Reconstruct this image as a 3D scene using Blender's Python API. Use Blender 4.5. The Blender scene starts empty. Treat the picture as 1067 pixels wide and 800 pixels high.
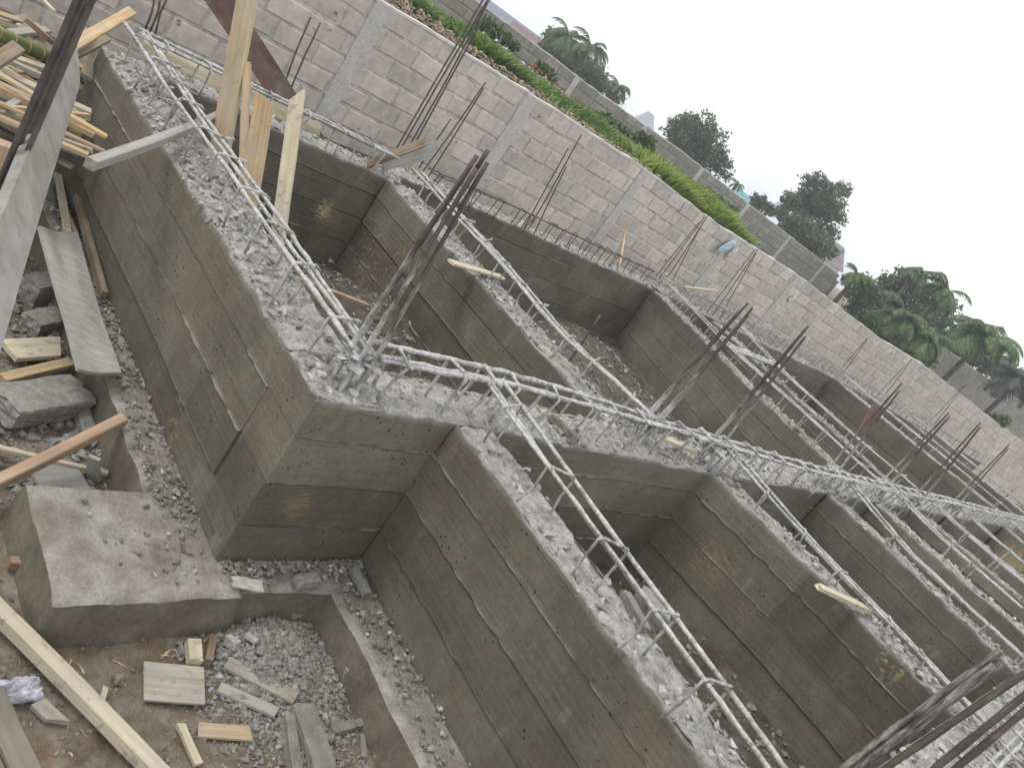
import bpy, bmesh, math, random
import numpy as np
from mathutils import Vector, Matrix
S = 1.6            # metres per layout unit (one unit = eye height above the beam tops)
EZ = 1.77          # eye height above the pit floor, layout units
rnd = random.Random(7)
C = bpy.context.scene.collection
sc = bpy.context.scene
def w3(p): return (p[0]*S, p[1]*S, (p[2]+EZ)*S)

# ---------------------------------------------------------------- camera
YAW, PIT, ROL, F, CX, CY = math.radians(-51.70), math.radians(71.49), math.radians(36.165), 843., 533.5, 400.
MR = (Matrix.Rotation(YAW, 3, 'Z') @ Matrix.Rotation(PIT, 3, 'X') @ Matrix.Rotation(ROL, 3, 'Z'))
cd = bpy.data.cameras.new('camera'); cam = bpy.data.objects.new('camera', cd); C.objects.link(cam)
cam.matrix_world = Matrix.Translation((0, 0, EZ*S)) @ MR.to_4x4()
cd.sensor_width = 36; cd.lens = F/1067*36; cd.clip_start = .05; cd.clip_end = 4000
sc.camera = cam
def ray(x, y): return MR @ Vector(((x-CX)/F, -(y-CY)/F, -1))
def onz(x, y, z): d = ray(x, y); d = d*(z/d.z); return (d.x, d.y, z)
def ony(x, y, Y): d = ray(x, y); d = d*(Y/d.y); return (d.x, Y, d.z)
def onx(x, y, X): d = ray(x, y); d = d*(X/d.x); return (X, d.y, d.z)
def far(x, y, R): d = ray(x, y); d = d*(R/math.hypot(d.x, d.y)); return (d.x, d.y, d.z)

# ---------------------------------------------------------------- noise
def _h(i, j, k):
    n = (i*374761393 + j*668265263 + k*2147483647 + 1274126177) & 0xffffffff
    n = ((n ^ (n >> 13))*1274126177) & 0xffffffff
    n = ((n ^ (n >> 16))*2246822519) & 0xffffffff
    return ((n ^ (n >> 15)) & 0xffff)/65535.
def _h1(i, j, k):
    n = (i*374761393 + j*668265263 + k*2147483647 + 1274126177) & 0xffffffff
    n = ((n ^ (n >> 13))*1274126177) & 0xffffffff
    n = ((n ^ (n >> 16))*2246822519) & 0xffffffff
    return ((n ^ (n >> 15)) & 0xffff)/65535.
def vn1(x, y, z):
    xi, yi, zi = math.floor(x), math.floor(y), math.floor(z); fx, fy, fz = x-xi, y-yi, z-zi
    fx, fy, fz = fx*fx*(3-2*fx), fy*fy*(3-2*fy), fz*fz*(3-2*fz)
    def e(c):
        a = _h1(xi, yi, c); b = _h1(xi+1, yi, c); d = _h1(xi, yi+1, c); f = _h1(xi+1, yi+1, c)
        a += (b-a)*fx; d += (f-d)*fx; return a+(d-a)*fy
    p, q = e(zi), e(zi+1); return p+(q-p)*fz
def vn(x, y, z=0.):
    if not (isinstance(x, np.ndarray) or isinstance(y, np.ndarray) or isinstance(z, np.ndarray)): return vn1(float(x), float(y), float(z))
    x, y, z = np.broadcast_arrays(np.asarray(x, float), np.asarray(y, float), np.asarray(z, float))
    xi, yi, zi = np.floor(x).astype(np.int64), np.floor(y).astype(np.int64), np.floor(z).astype(np.int64)
    fx, fy, fz = x-xi, y-yi, z-zi
    fx, fy, fz = fx*fx*(3-2*fx), fy*fy*(3-2*fy), fz*fz*(3-2*fz)
    r = 0
    for a in (0, 1):
        for b in (0, 1):
            for c in (0, 1):
                r = r + _h(xi+a, yi+b, zi+c)*(fx if a else 1-fx)*(fy if b else 1-fy)*(fz if c else 1-fz)
    return r
def fbm(x, y, z=0., o=4):
    if not (isinstance(x, np.ndarray) or isinstance(y, np.ndarray) or isinstance(z, np.ndarray)):
        r, a, t = 0., 1., 0.; x = float(x); y = float(y); z = float(z)
        for k in range(o): r += a*vn1(x*2**k+k*17.3, y*2**k+k*9.1, z*2**k+k*5.7); t += a; a *= .5
        return r/t*2-1
    r, a, t = 0, 1., 0.
    for k in range(o):
        r = r + a*vn(np.asarray(x)*2**k+k*17.3, np.asarray(y)*2**k+k*9.1, np.asarray(z)*2**k+k*5.7); t += a; a *= .5
    return r/t*2-1

# ---------------------------------------------------------------- materials
def mat(name, rough=.85):
    m = bpy.data.materials.new(name); m.use_nodes = True
    nt = m.node_tree; b = nt.nodes['Principled BSDF']; b.inputs['Roughness'].default_value = rough
    b.inputs['Specular IOR Level'].default_value = .3
    return m, nt, b
def N(nt, t, **kw):
    n = nt.nodes.new('ShaderNode'+t)
    for k, v in kw.items(): setattr(n, k, v)
    return n
def L(nt, a, b): nt.links.new(a, b)
def ramp(nt, fac, stops, interp='LINEAR'):
    r = N(nt, 'ValToRGB'); e = r.color_ramp.elements; r.color_ramp.interpolation = interp
    e[0].position, e[0].color = stops[0][0], (*stops[0][1], 1)
    e[1].position, e[1].color = stops[-1][0], (*stops[-1][1], 1)
    for p, c in stops[1:-1]:
        q = e.new(p); q.color = (*c, 1)
    L(nt, fac, r.inputs[0]); return r.outputs[0]
def g(v): return (v, v, v)
def noise(nt, vec, scale, detail=4, rough=.6, off=None):
    n = N(nt, 'TexNoise'); n.inputs['Scale'].default_value = scale; n.inputs['Detail'].default_value = detail
    n.inputs['Roughness'].default_value = rough; L(nt, vec, n.inputs['Vector']); return n.outputs['Fac']
def mixc(nt, fac, a, b, mode='MIX'):
    m = N(nt, 'Mix', data_type='RGBA', blend_type=mode)
    for s, v in ((m.inputs[0], fac), (m.inputs[6], a), (m.inputs[7], b)):
        if isinstance(v, (int, float)): s.default_value = v
        elif isinstance(v, tuple): s.default_value = (*v, 1)
        else: L(nt, v, s)
    return m.outputs[2]
def mth(nt, op, a, b=None, c=None):
    m = N(nt, 'Math', operation=op)
    for i, v in enumerate((a, b, c)):
        if v is None: continue
        if isinstance(v, (int, float)): m.inputs[i].default_value = v
        else: L(nt, v, m.inputs[i])
    return m.outputs[0]
def mapping(nt, vec, scale=(1, 1, 1), loc=(0, 0, 0)):
    m = N(nt, 'Mapping'); m.inputs['Scale'].default_value = scale; m.inputs['Location'].default_value = loc
    L(nt, vec, m.inputs['Vector']); return m.outputs[0]
def bump(nt, b, h, strength=.4, dist=.01):
    n = N(nt, 'Bump'); n.inputs['Strength'].default_value = strength; n.inputs['Distance'].default_value = dist
    L(nt, h, n.inputs['Height']); L(nt, n.outputs[0], b.inputs['Normal'])
def geo(nt): return N(nt, 'NewGeometry')
def attr(nt, n): a = N(nt, 'Attribute'); a.attribute_name = n; return a

M = {}
def wst(p, r, col, thr, amt): q = w3(p); return (q[0], q[1], q[2], r, col, thr, amt)
STAINS = [wst(onx(738, 585, 3.5), .55, (.33, .24, .13), .43, .6), wst(onx(772, 640, 3.5), .4, (.33, .24, .13), .45, .55), wst(ony(340, 222, 3.93), .28, (.50, .42, .25), .40, .85),
          wst(ony(385, 245, 3.95), .3, (.36, .26, .13), .40, .7), wst(onx(215, 290, 1.26), .6, (.16, .105, .06), .36, .3), wst(onx(1052, 585, 10.4), .9, (.46, .36, .18), .40, .8), wst(ony(310, 528, 1.5), .2, (.28, .20, .11), .40, .6)]
def conc_face():
    """board-marked concrete: sides carry per-board tone, pinholes, stains; attribute 'top' = broken pale crust"""
    m, nt, b = mat('board_marked_concrete', .8)
    uv = N(nt, 'UVMap').outputs[0]; P = geo(nt).outputs['Position']
    sep = N(nt, 'SeparateXYZ'); L(nt, uv, sep.inputs[0])
    bu = mth(nt, 'FLOOR', mth(nt, 'DIVIDE', sep.outputs[0], 2.9)); bv = mth(nt, 'FLOOR', sep.outputs[1])
    cmb = N(nt, 'CombineXYZ'); L(nt, bu, cmb.inputs[0]); L(nt, bv, cmb.inputs[1])
    oi = N(nt, 'ObjectInfo'); L(nt, mth(nt, 'MULTIPLY', oi.outputs['Random'], 40.), cmb.inputs[2])
    wn = N(nt, 'TexWhiteNoise'); L(nt, cmb.outputs[0], wn.inputs[0])
    big = noise(nt, P, 1.6, 5, .6)
    st = noise(nt, mapping(nt, uv, (1.2, 9, 1)), 1.0, 5, .65)
    fine = noise(nt, P, 45, 4, .7)
    base = ramp(nt, big, [(.3, (.096, .088, .066)), (.5, (.130, .120, .091)), (.7, (.170, .159, .124))])
    tone = ramp(nt, wn.outputs[0], [(0, g(.80)), (1, g(1.18))])
    c = mixc(nt, 1., base, tone, 'MULTIPLY')
    c = mixc(nt, .3, c, ramp(nt, st, [(.3, g(.70)), (.52, g(1.)), (.72, g(1.28))]), 'MULTIPLY')
    c = mixc(nt, .6, c, ramp(nt, noise(nt, P, 7.5, 7, .78), [(.3, g(.74)), (.5, g(1.)), (.7, g(1.30))]), 'MULTIPLY')
    c = mixc(nt, .7, c, ramp(nt, fine, [(.3, g(.78)), (.7, g(1.2))]), 'MULTIPLY')
    # brown rust bloom
    rn = noise(nt, P, 2.3, 6, .7)
    c = mixc(nt, mth(nt, 'MULTIPLY', ramp(nt, rn, [(.55, g(0)), (.74, g(1))]), .5), c, (.15, .095, .055))
    # pale drips running down
    dr = noise(nt, mapping(nt, uv, (7, .7, 1)), 1., 4, .6)
    c = mixc(nt, mth(nt, 'MULTIPLY', ramp(nt, dr, [(.60, g(0)), (.72, g(1))]), .22), c, (.36, .35, .31))
    # cream release-paint flakes
    fl = mth(nt, 'MULTIPLY', ramp(nt, noise(nt, P, .9, 2, .5), [(.63, g(0)), (.68, g(1))]), ramp(nt, noise(nt, P, 26, 5, .7), [(.55, g(0)), (.58, g(1))]))
    c = mixc(nt, mth(nt, 'MULTIPLY', fl, .55), c, (.42, .33, .17))
    # shadow-thin open joints between boards where no paste came out
    fr = mth(nt, 'FRACT', sep.outputs[1]); dj = mth(nt, 'MINIMUM', fr, mth(nt, 'SUBTRACT', 1., fr))
    jm = mth(nt, 'MULTIPLY', ramp(nt, dj, [(.012, g(1)), (.034, g(0))]), ramp(nt, noise(nt, P, 1.9, 4), [(.30, g(.25)), (.42, g(1))]))
    c = mixc(nt, mth(nt, 'MULTIPLY', jm, .62), c, (.03, .027, .022))
    for (sx, sy, sz, sr, col, thr, amt) in STAINS:
        vm = N(nt, 'VectorMath', operation='DISTANCE'); L(nt, P, vm.inputs[0]); vm.inputs[1].default_value = (sx, sy, sz)
        k = mth(nt, 'SUBTRACT', 1., mth(nt, 'DIVIDE', vm.outputs['Value'], sr)); k = mth(nt, 'MAXIMUM', k, 0.)
        pn = noise(nt, mapping(nt, uv, (9, 16, 1)), 1.4, 6, .75)
        f = ramp(nt, mth(nt, 'MULTIPLY', mth(nt, 'POWER', k, .5), pn), [(thr, g(0)), (thr+.07, g(1))])
        c = mixc(nt, mth(nt, 'MULTIPLY', f, amt), c, col)
    # pinholes
    v = N(nt, 'TexVoronoi'); v.inputs['Scale'].default_value = 22; L(nt, P, v.inputs['Vector'])
    gate = ramp(nt, noise(nt, P, 3.1, 3), [(.50, g(0)), (.62, g(1))])
    hole = mth(nt, 'MULTIPLY', ramp(nt, v.outputs['Distance'], [(.10, g(1)), (.17, g(0))]), gate)
    c = mixc(nt, mth(nt, 'MULTIPLY', hole, .9), c, (.02, .019, .016))
    # fins = paste squeezed between boards
    fin = attr(nt, 'fin').outputs['Fac']
    c = mixc(nt, mth(nt, 'MULTIPLY', fin, .7), c, (.33, .31, .26))
    # broken top
    tn = noise(nt, P, 13, 6, .7)
    tc = ramp(nt, tn, [(.3, (.17, .16, .145)), (.48, (.33, .318, .298)), (.7, (.49, .478, .455))])
    tc = mixc(nt, .8, tc, ramp(nt, noise(nt, P, 55, 5, .75), [(.34, g(.55)), (.5, g(1.)), (.7, g(1.2))]), 'MULTIPLY')
    tc = mixc(nt, .45, tc, ramp(nt, noise(nt, P, 1.7, 3), [(.35, g(.72)), (.65, g(1.1))]), 'MULTIPLY')
    c = mixc(nt, attr(nt, 'top').outputs['Fac'], c, tc)
    L(nt, c, b.inputs['Base Color'])
    h = mth(nt, 'ADD', mth(nt, 'MULTIPLY', fine, .5), mth(nt, 'MULTIPLY', hole, -2.))
    h = mth(nt, 'ADD', h, mth(nt, 'MULTIPLY', st, 1.0))
    bump(nt, b, mth(nt, 'ADD', h, mth(nt, 'MULTIPLY', attr(nt, 'top').outputs['Fac'], mth(nt, 'MULTIPLY', noise(nt, P, 26, 6, .75), 3.))), .7, .008)
    return m
def simple_noise_mat(name, stops, scale, rough=.9, bscale=None, bstr=.4, bdist=.01, vary=.0, coord='P', stretch=None, second=None):
    m, nt, b = mat(name, rough)
    P = geo(nt).outputs['Position'] if coord == 'P' else N(nt, 'TexCoord').outputs['Object']
    if stretch: P = mapping(nt, P, stretch)
    n = noise(nt, P, scale, 6, .65); c = ramp(nt, n, stops)
    if second: c = mixc(nt, ramp(nt, noise(nt, P, second[0], 4), [(second[1], g(0)), (second[2], g(1))]), c, second[3])
    c = mixc(nt, .8, c, ramp(nt, noise(nt, P, scale*9, 4, .75), [(.32, g(.72)), (.5, g(1.)), (.68, g(1.22))]), 'MULTIPLY')
    if vary:
        r = geo(nt).outputs['Random Per Island']
        c = mixc(nt, 1., c, ramp(nt, r, [(0, g(1-vary)), (1, g(1+vary))]), 'MULTIPLY')
    L(nt, c, b.inputs['Base Color'])
    bump(nt, b, noise(nt, P, bscale or scale*3, 5, .7), bstr, bdist)
    return m
def wood(name, c0, c1, c2, grey=0., spots=0., rough=.75, ax=(1.4, 38, 38)):
    m, nt, b = mat(name, rough)
    o = N(nt, 'TexCoord').outputs['Object']; oi = N(nt, 'ObjectInfo').outputs['Random']
    off = N(nt, 'CombineXYZ'); L(nt, mth(nt, 'MULTIPLY', oi, 37.), off.inputs[0]); L(nt, mth(nt, 'MULTIPLY', oi, 11.), off.inputs[1])
    va = N(nt, 'VectorMath', operation='ADD'); L(nt, o, va.inputs[0]); L(nt, off.outputs[0], va.inputs[1]); o = va.outputs[0]
    gr = noise(nt, mapping(nt, o, ax), 1., 5, .6)
    bl = noise(nt, mapping(nt, o, (1, 2.2, 2.2)), 2.6, 4, .6)
    c = ramp(nt, gr, [(.3, c0), (.5, c1), (.72, c2)])
    c = mixc(nt, .6, c, ramp(nt, bl, [(.3, g(.65)), (.7, g(1.2))]), 'MULTIPLY')
    c = mixc(nt, .8, c, ramp(nt, oi, [(0, g(.8)), (1, g(1.2))]), 'MULTIPLY')
    if grey: c = mixc(nt, mth(nt, 'MULTIPLY', ramp(nt, noise(nt, o, 2.1, 5, .7), [(.38, g(0)), (.6, g(1))]), grey), c, (.33, .32, .30))
    if spots: c = mixc(nt, mth(nt, 'MULTIPLY', ramp(nt, noise(nt, o, 19, 3, .5), [(.60, g(0)), (.66, g(1))]), spots), c, (.13, .12, .11))
    L(nt, c, b.inputs['Base Color']); bump(nt, b, mth(nt, 'ADD', gr, mth(nt, 'MULTIPLY', bl, .6)), .7, .004)
    b.inputs['Specular IOR Level'].default_value = .15
    return m
def rebar_mat():
    m, nt, b = mat('rebar', .8)
    P = geo(nt).outputs['Position']; cr = attr(nt, 'crust').outputs['Fac']
    n = noise(nt, P, 30, 5, .7)
    steel = ramp(nt, noise(nt, P, 18, 4), [(.3, (.060, .052, .050)), (.55, (.105, .090, .084)), (.78, (.145, .105, .085))])
    cem = ramp(nt, n, [(.3, (.26, .255, .245)), (.5, (.42, .415, .40)), (.68, (.56, .555, .54))])
    n2 = noise(nt, mapping(nt, P, (70, 70, 14)), 1., 5, .65)
    f = mth(nt, 'ADD', cr, mth(nt, 'MULTIPLY', mth(nt, 'SUBTRACT', mth(nt, 'ADD', mth(nt, 'MULTIPLY', n2, .65), mth(nt, 'MULTIPLY', noise(nt, P, 5, 3), .35)), .5), 1.9)); f = mth(nt, 'SUBTRACT', f, .42)
    f = ramp(nt, f, [(.0, g(0)), (.42, g(1))])
    L(nt, mixc(nt, f, steel, cem), b.inputs['Base Color']); bump(nt, b, n, .6, .006)
    return m
def block_mat(name, a, bb, c, vary=.12):
    m, nt, b = mat(name, .92)
    P = geo(nt).outputs['Position']
    n = noise(nt, P, 9, 6, .7); col = ramp(nt, n, [(.3, a), (.5, bb), (.72, c)])
    r = geo(nt).outputs['Random Per Island']
    col = mixc(nt, 1., col, ramp(nt, r, [(0, (1-vary, 1-vary, 1-vary*.9)), (.5, (1, .985, .97)), (1, (1+vary, 1+vary*.82, 1+vary*.72))]), 'MULTIPLY')
    col = mixc(nt, .5, col, ramp(nt, noise(nt, P, .8, 4, .6), [(.35, g(.82)), (.65, g(1.1))]), 'MULTIPLY')
    v = N(nt, 'TexVoronoi'); v.inputs['Scale'].default_value = 4.2; L(nt, P, v.inputs['Vector'])
    dirt = mth(nt, 'MULTIPLY', ramp(nt, v.outputs['Distance'], [(.10, g(1)), (.17, g(0))]), ramp(nt, noise(nt, P, 4.3, 2), [(.52, g(0)), (.58, g(1))]))
    col = mixc(nt, mth(nt, 'MULTIPLY', dirt, .8), col, (.05, .045, .04))
    L(nt, col, b.inputs['Base Color']); bump(nt, b, noise(nt, P, 60, 5, .7), .6, .006)
    return m
def leaf_mat(name, a, bb, c, trans=.25):
    m, nt, b = mat(name, .6)
    r = geo(nt).outputs['Random Per Island']; P = geo(nt).outputs['Position']
    col = ramp(nt, r, [(0, a), (.5, bb), (1, c)])
    col = mixc(nt, .6, col, ramp(nt, noise(nt, P, .7, 3), [(.3, g(.6)), (.7, g(1.3))]), 'MULTIPLY')
    L(nt, col, b.inputs['Base Color'])
    t = N(nt, 'BsdfTranslucent'); L(nt, col, t.inputs[0]); ms = N(nt, 'MixShader'); ms.inputs[0].default_value = trans
    L(nt, b.outputs[0], ms.inputs[1]); L(nt, t.outputs[0], ms.inputs[2]); L(nt, ms.outputs[0], nt.nodes['Material Output'].inputs[0])
    return m
M['conc'] = conc_face()
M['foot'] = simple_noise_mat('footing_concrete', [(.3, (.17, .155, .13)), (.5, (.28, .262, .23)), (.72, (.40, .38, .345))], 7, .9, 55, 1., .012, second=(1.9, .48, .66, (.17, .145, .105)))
M['footside'] = simple_noise_mat('dark_footing_side', [(.3, (.09, .08, .06)), (.5, (.135, .12, .09)), (.72, (.19, .17, .13))], 5, .85, 40, .5, .006)  # vertical sides of the footing, darker than its top
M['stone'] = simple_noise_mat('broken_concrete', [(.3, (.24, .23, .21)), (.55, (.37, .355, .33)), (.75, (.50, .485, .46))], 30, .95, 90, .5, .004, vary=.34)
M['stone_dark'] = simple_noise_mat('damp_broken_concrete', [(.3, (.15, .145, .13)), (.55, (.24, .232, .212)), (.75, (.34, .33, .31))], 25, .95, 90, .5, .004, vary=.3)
M['slab'] = simple_noise_mat('dull_broken_concrete', [(.3, (.15, .14, .115)), (.55, (.225, .212, .18)), (.75, (.32, .305, .27))], 12, .95, 60, .8, .008)
M['darker'] = simple_noise_mat('dark_bay_soil', [(.28, (.05, .042, .032)), (.5, (.095, .082, .062)), (.72, (.17, .152, .125))], 6, .95, 30, .9, .02)  # soil on the bay floors, darker than the trampled pit soil
M['dirt'] = simple_noise_mat('trampled_soil', [(.28, (.085, .062, .038)), (.45, (.160, .126, .086)), (.6, (.235, .205, .16)), (.75, (.33, .30, .255))], 5, .95, 30, .9, .02, second=(2.6, .60, .76, (.20, .125, .07)))
M['far_soil'] = simple_noise_mat('far_soil', [(.3, (.10, .085, .05)), (.7, (.19, .17, .11))], 1.2, .95, 8, .5, .05)
M['rebar'] = rebar_mat()
M['lump'] = simple_noise_mat('cement_lump', [(.3, (.38, .375, .365)), (.6, (.55, .545, .535))], 22, .95, 50, .8, .012)
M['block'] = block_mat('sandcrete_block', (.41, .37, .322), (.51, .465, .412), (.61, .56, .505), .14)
M['mortar'] = simple_noise_mat('mortar', [(.3, (.30, .28, .255)), (.5, (.46, .435, .40)), (.65, (.58, .555, .52))], 9, .95, 60, .7, .008)
M['pilaster'] = simple_noise_mat('pilaster_concrete', [(.3, (.40, .388, .365)), (.6, (.50, .488, .46)), (.8, (.58, .565, .54))], 7, .9, 50, .5, .006)
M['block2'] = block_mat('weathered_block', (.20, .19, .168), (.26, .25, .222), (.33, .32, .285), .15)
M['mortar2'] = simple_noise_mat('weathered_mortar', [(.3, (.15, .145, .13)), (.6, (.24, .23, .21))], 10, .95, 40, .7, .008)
M['coping'] = simple_noise_mat('coping_mortar', [(.3, (.40, .39, .36)), (.7, (.55, .54, .51))], 9, .9)
M['w_new'] = wood('new_sawn_wood', (.36, .23, .115), (.47, .33, .18), (.57, .43, .26), .35, .2)
M['w_pale'] = wood('pale_sawn_wood', (.42, .35, .23), (.52, .44, .31), (.62, .54, .40), .35, .4)
M['w_gold'] = wood('golden_wood', (.36, .22, .09), (.45, .31, .155), (.54, .40, .22), .5, .2)
M['w_grey'] = wood('cement_stained_wood', (.24, .225, .195), (.32, .305, .27), (.40, .385, .35), .6)
M['w_tall'] = wood('splashed_grey_wood', (.15, .135, .115), (.225, .205, .18), (.31, .29, .26), .6, .3, ax=(24, 24, 1.2))
M['w_dusty'] = wood('dusty_wood', (.24, .20, .15), (.32, .28, .22), (.42, .38, .31), .85, .3)
M['w_old'] = wood('old_brown_wood', (.15, .10, .06), (.22, .155, .095), (.30, .22, .14), .35)
M['w_orange'] = wood('orange_brown_wood', (.27, .165, .095), (.36, .235, .145), (.44, .31, .20), .3, .2)
M['w_cream'] = wood('cream_plywood', (.50, .43, .30), (.56, .49, .35), (.62, .55, .41), .12)
M['w_moss'] = wood('mossy_wood', (.10, .085, .055), (.15, .13, .085), (.20, .175, .12), .3)
M['rust'] = simple_noise_mat('rusty_steel', [(.3, (.085, .05, .04)), (.55, (.125, .075, .06)), (.8, (.17, .10, .075))], 9, .7, 40, .3, .003, second=(3, .55, .7, (.16, .13, .12)))
M['rust_red'] = simple_noise_mat('red_rusty_steel', [(.3, (.07, .035, .025)), (.7, (.15, .07, .045))], 14, .8, 50, .4, .003)
M['bamboo'] = simple_noise_mat('green_bamboo', [(.3, (.09, .12, .04)), (.6, (.16, .20, .08)), (.8, (.24, .25, .13))], 6, .5, coord='O', stretch=(.5, 3, 3))
M['bamboo_dry'] = simple_noise_mat('dry_bamboo', [(.3, (.22, .18, .08)), (.6, (.34, .28, .14)), (.8, (.42, .37, .22))], 6, .5, coord='O', stretch=(.5, 3, 3))
M['leaf'] = leaf_mat('broadleaf_foliage', (.042, .070, .036), (.085, .128, .062), (.17, .22, .115), .3)
M['leaf_l'] = leaf_mat('light_foliage', (.04, .075, .02), (.075, .13, .035), (.13, .19, .06))
M['palm'] = leaf_mat('palm_foliage', (.045, .085, .035), (.10, .155, .06), (.20, .28, .11), .35)
M['palm_dry'] = leaf_mat('dry_palm_foliage', (.055, .06, .05), (.095, .10, .08), (.14, .145, .115))
M['grass'] = leaf_mat('grass_blades', (.08, .14, .035), (.14, .23, .06), (.26, .34, .13), .35)
M['bark'] = simple_noise_mat('bark', [(.3, (.06, .05, .04)), (.7, (.14, .12, .10))], 8, .95, 30, .7, .02)
def flat(name, col, rough=.8, scale=4, d=.18):
    return simple_noise_mat(name, [(.3, tuple(v*(1-d) for v in col)), (.7, tuple(v*(1+d) for v in col))], scale, rough)
M['roof_purple'] = flat('purple_brown_roof', (.13, .085, .095)); M['roof_red'] = flat('red_brown_roof', (.17, .085, .08))
M['roof_blue'] = flat('slate_blue_roof', (.15, .17, .21)); M['roof_teal'] = flat('teal_roof', (.12, .30, .36)); M['roof_grey'] = flat('grey_roof', (.30, .32, .36))
M['plaster'] = flat('cream_plaster', (.50, .45, .39)); M['plaster_g'] = flat('grey_plaster', (.33, .33, .34)); M['window'] = flat('dark_window', (.04, .045, .05), .3)
M['white'] = flat('white_paint', (.72, .72, .70))
def plastic(name, col, tr):
    m, nt, b = mat(name, .25); o = N(nt, 'TexCoord').outputs['Object']
    L(nt, ramp(nt, noise(nt, o, 14, 5), [(.3, tuple(v*.6 for v in col)), (.65, col)]), b.inputs['Base Color']); b.inputs['Specular IOR Level'].default_value = .6
    bump(nt, b, noise(nt, o, 30, 4), .8, .01); return m
M['bag'] = plastic('crinkled_plastic', (.47, .46, .52), 0); M['rag_blue'] = plastic('pale_blue_plastic', (.42, .53, .60), 0); M['rag_white'] = plastic('white_plastic', (.62, .60, .56), 0)
M['brickred'] = flat('red_laterite', (.42, .13, .06), .95, 9, .3)

# ---------------------------------------------------------------- object helpers
USED = {}
def tagit(o, label=None, cat=None, group=None, kind=None):
    if label: o['label'] = label
    if cat: o['category'] = cat
    if group: o['group'] = group
    if kind: o['kind'] = kind
    return o
def thing(name, label, cat, loc, group=None, rot=None):
    o = bpy.data.objects.new(name, None); C.objects.link(o); o.location = w3(loc); o.empty_display_size = .1
    if rot is not None: o.rotation_euler = rot
    return tagit(o, label, cat, group)
class MB:
    """collects vertices/faces in layout units (or metres when raw) and float attributes"""
    def __init__(s): s.v, s.f, s.at, s.n, s.uv, s.mi = [], [], {}, 0, None, []
    def add(s, v, f, mi=0, **at):
        v = np.asarray(v, float).reshape(-1, 3)
        s.v.append(v); s.f.extend([tuple(int(i)+s.n for i in q) for q in f]); s.mi.extend([mi]*len(f))
        for k in set(s.at) | set(at):
            a = at.get(k, 0.); a = np.full(len(v), a) if np.isscalar(a) else np.asarray(a, float)
            s.at.setdefault(k, [np.zeros(s.n)] if s.n else []).append(a)
        s.n += len(v)
    def build(s, name, mats, parent=None, smooth=False, local=False, uvs=None, origin=None):
        v = np.concatenate(s.v) if s.v else np.zeros((0, 3))
        if not local: v = v*S; v[:, 2] += EZ*S
        if parent is not None and not local: v = v-np.array(parent.location)
        if origin is not None: v = v-np.array(w3(origin))
        me = bpy.data.meshes.new(name); me.from_pydata(v.tolist(), [], s.f)
        for m in (mats if isinstance(mats, (list, tuple)) else [mats]): me.materials.append(m)
        if any(s.mi): me.polygons.foreach_set('material_index', s.mi)
        if smooth: me.polygons.foreach_set('use_smooth', [True]*len(s.f))
        for k, a in s.at.items():
            d = me.attributes.new(k, 'FLOAT', 'POINT'); d.data.foreach_set('value', np.concatenate(a).astype(np.float32))
        if uvs is not None:
            uvs = np.concatenate(uvs); lay = me.uv_layers.new(name='UVMap')
            li = np.zeros(len(me.loops), dtype=np.int32); me.loops.foreach_get('vertex_index', li)
            lay.data.foreach_set('uv', uvs[li].astype(np.float32).ravel())
        me.update(); o = bpy.data.objects.new(name, me); C.objects.link(o)
        if parent is not None: o.parent = parent
        if origin is not None: o.location = w3(origin)
        return o
def grid_faces(nu, nv, flip=False):
    out = []
    for i in range(nu-1):
        for j in range(nv-1):
            a = i*nv+j; q = (a, a+nv, a+nv+1, a+1)
            out.append(q[::-1] if flip else q)
    return out
def box(mb, c, sz, M3=None, mi=0, jit=0.):
    h = np.array(sz)/2; v = np.array([[sx, sy, sz_] for sx in (-1, 1) for sy in (-1, 1) for sz_ in (-1, 1)], float)*h
    if jit: v += np.array([[rnd.uniform(-jit, jit) for _ in range(3)] for _ in range(8)])
    if M3 is not None: v = v@np.array(M3).T
    mb.add(v+np.array(c), [(0, 1, 3, 2), (4, 6, 7, 5), (0, 4, 5, 1), (2, 3, 7, 6), (0, 2, 6, 4), (1, 5, 7, 3)], mi)
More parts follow.
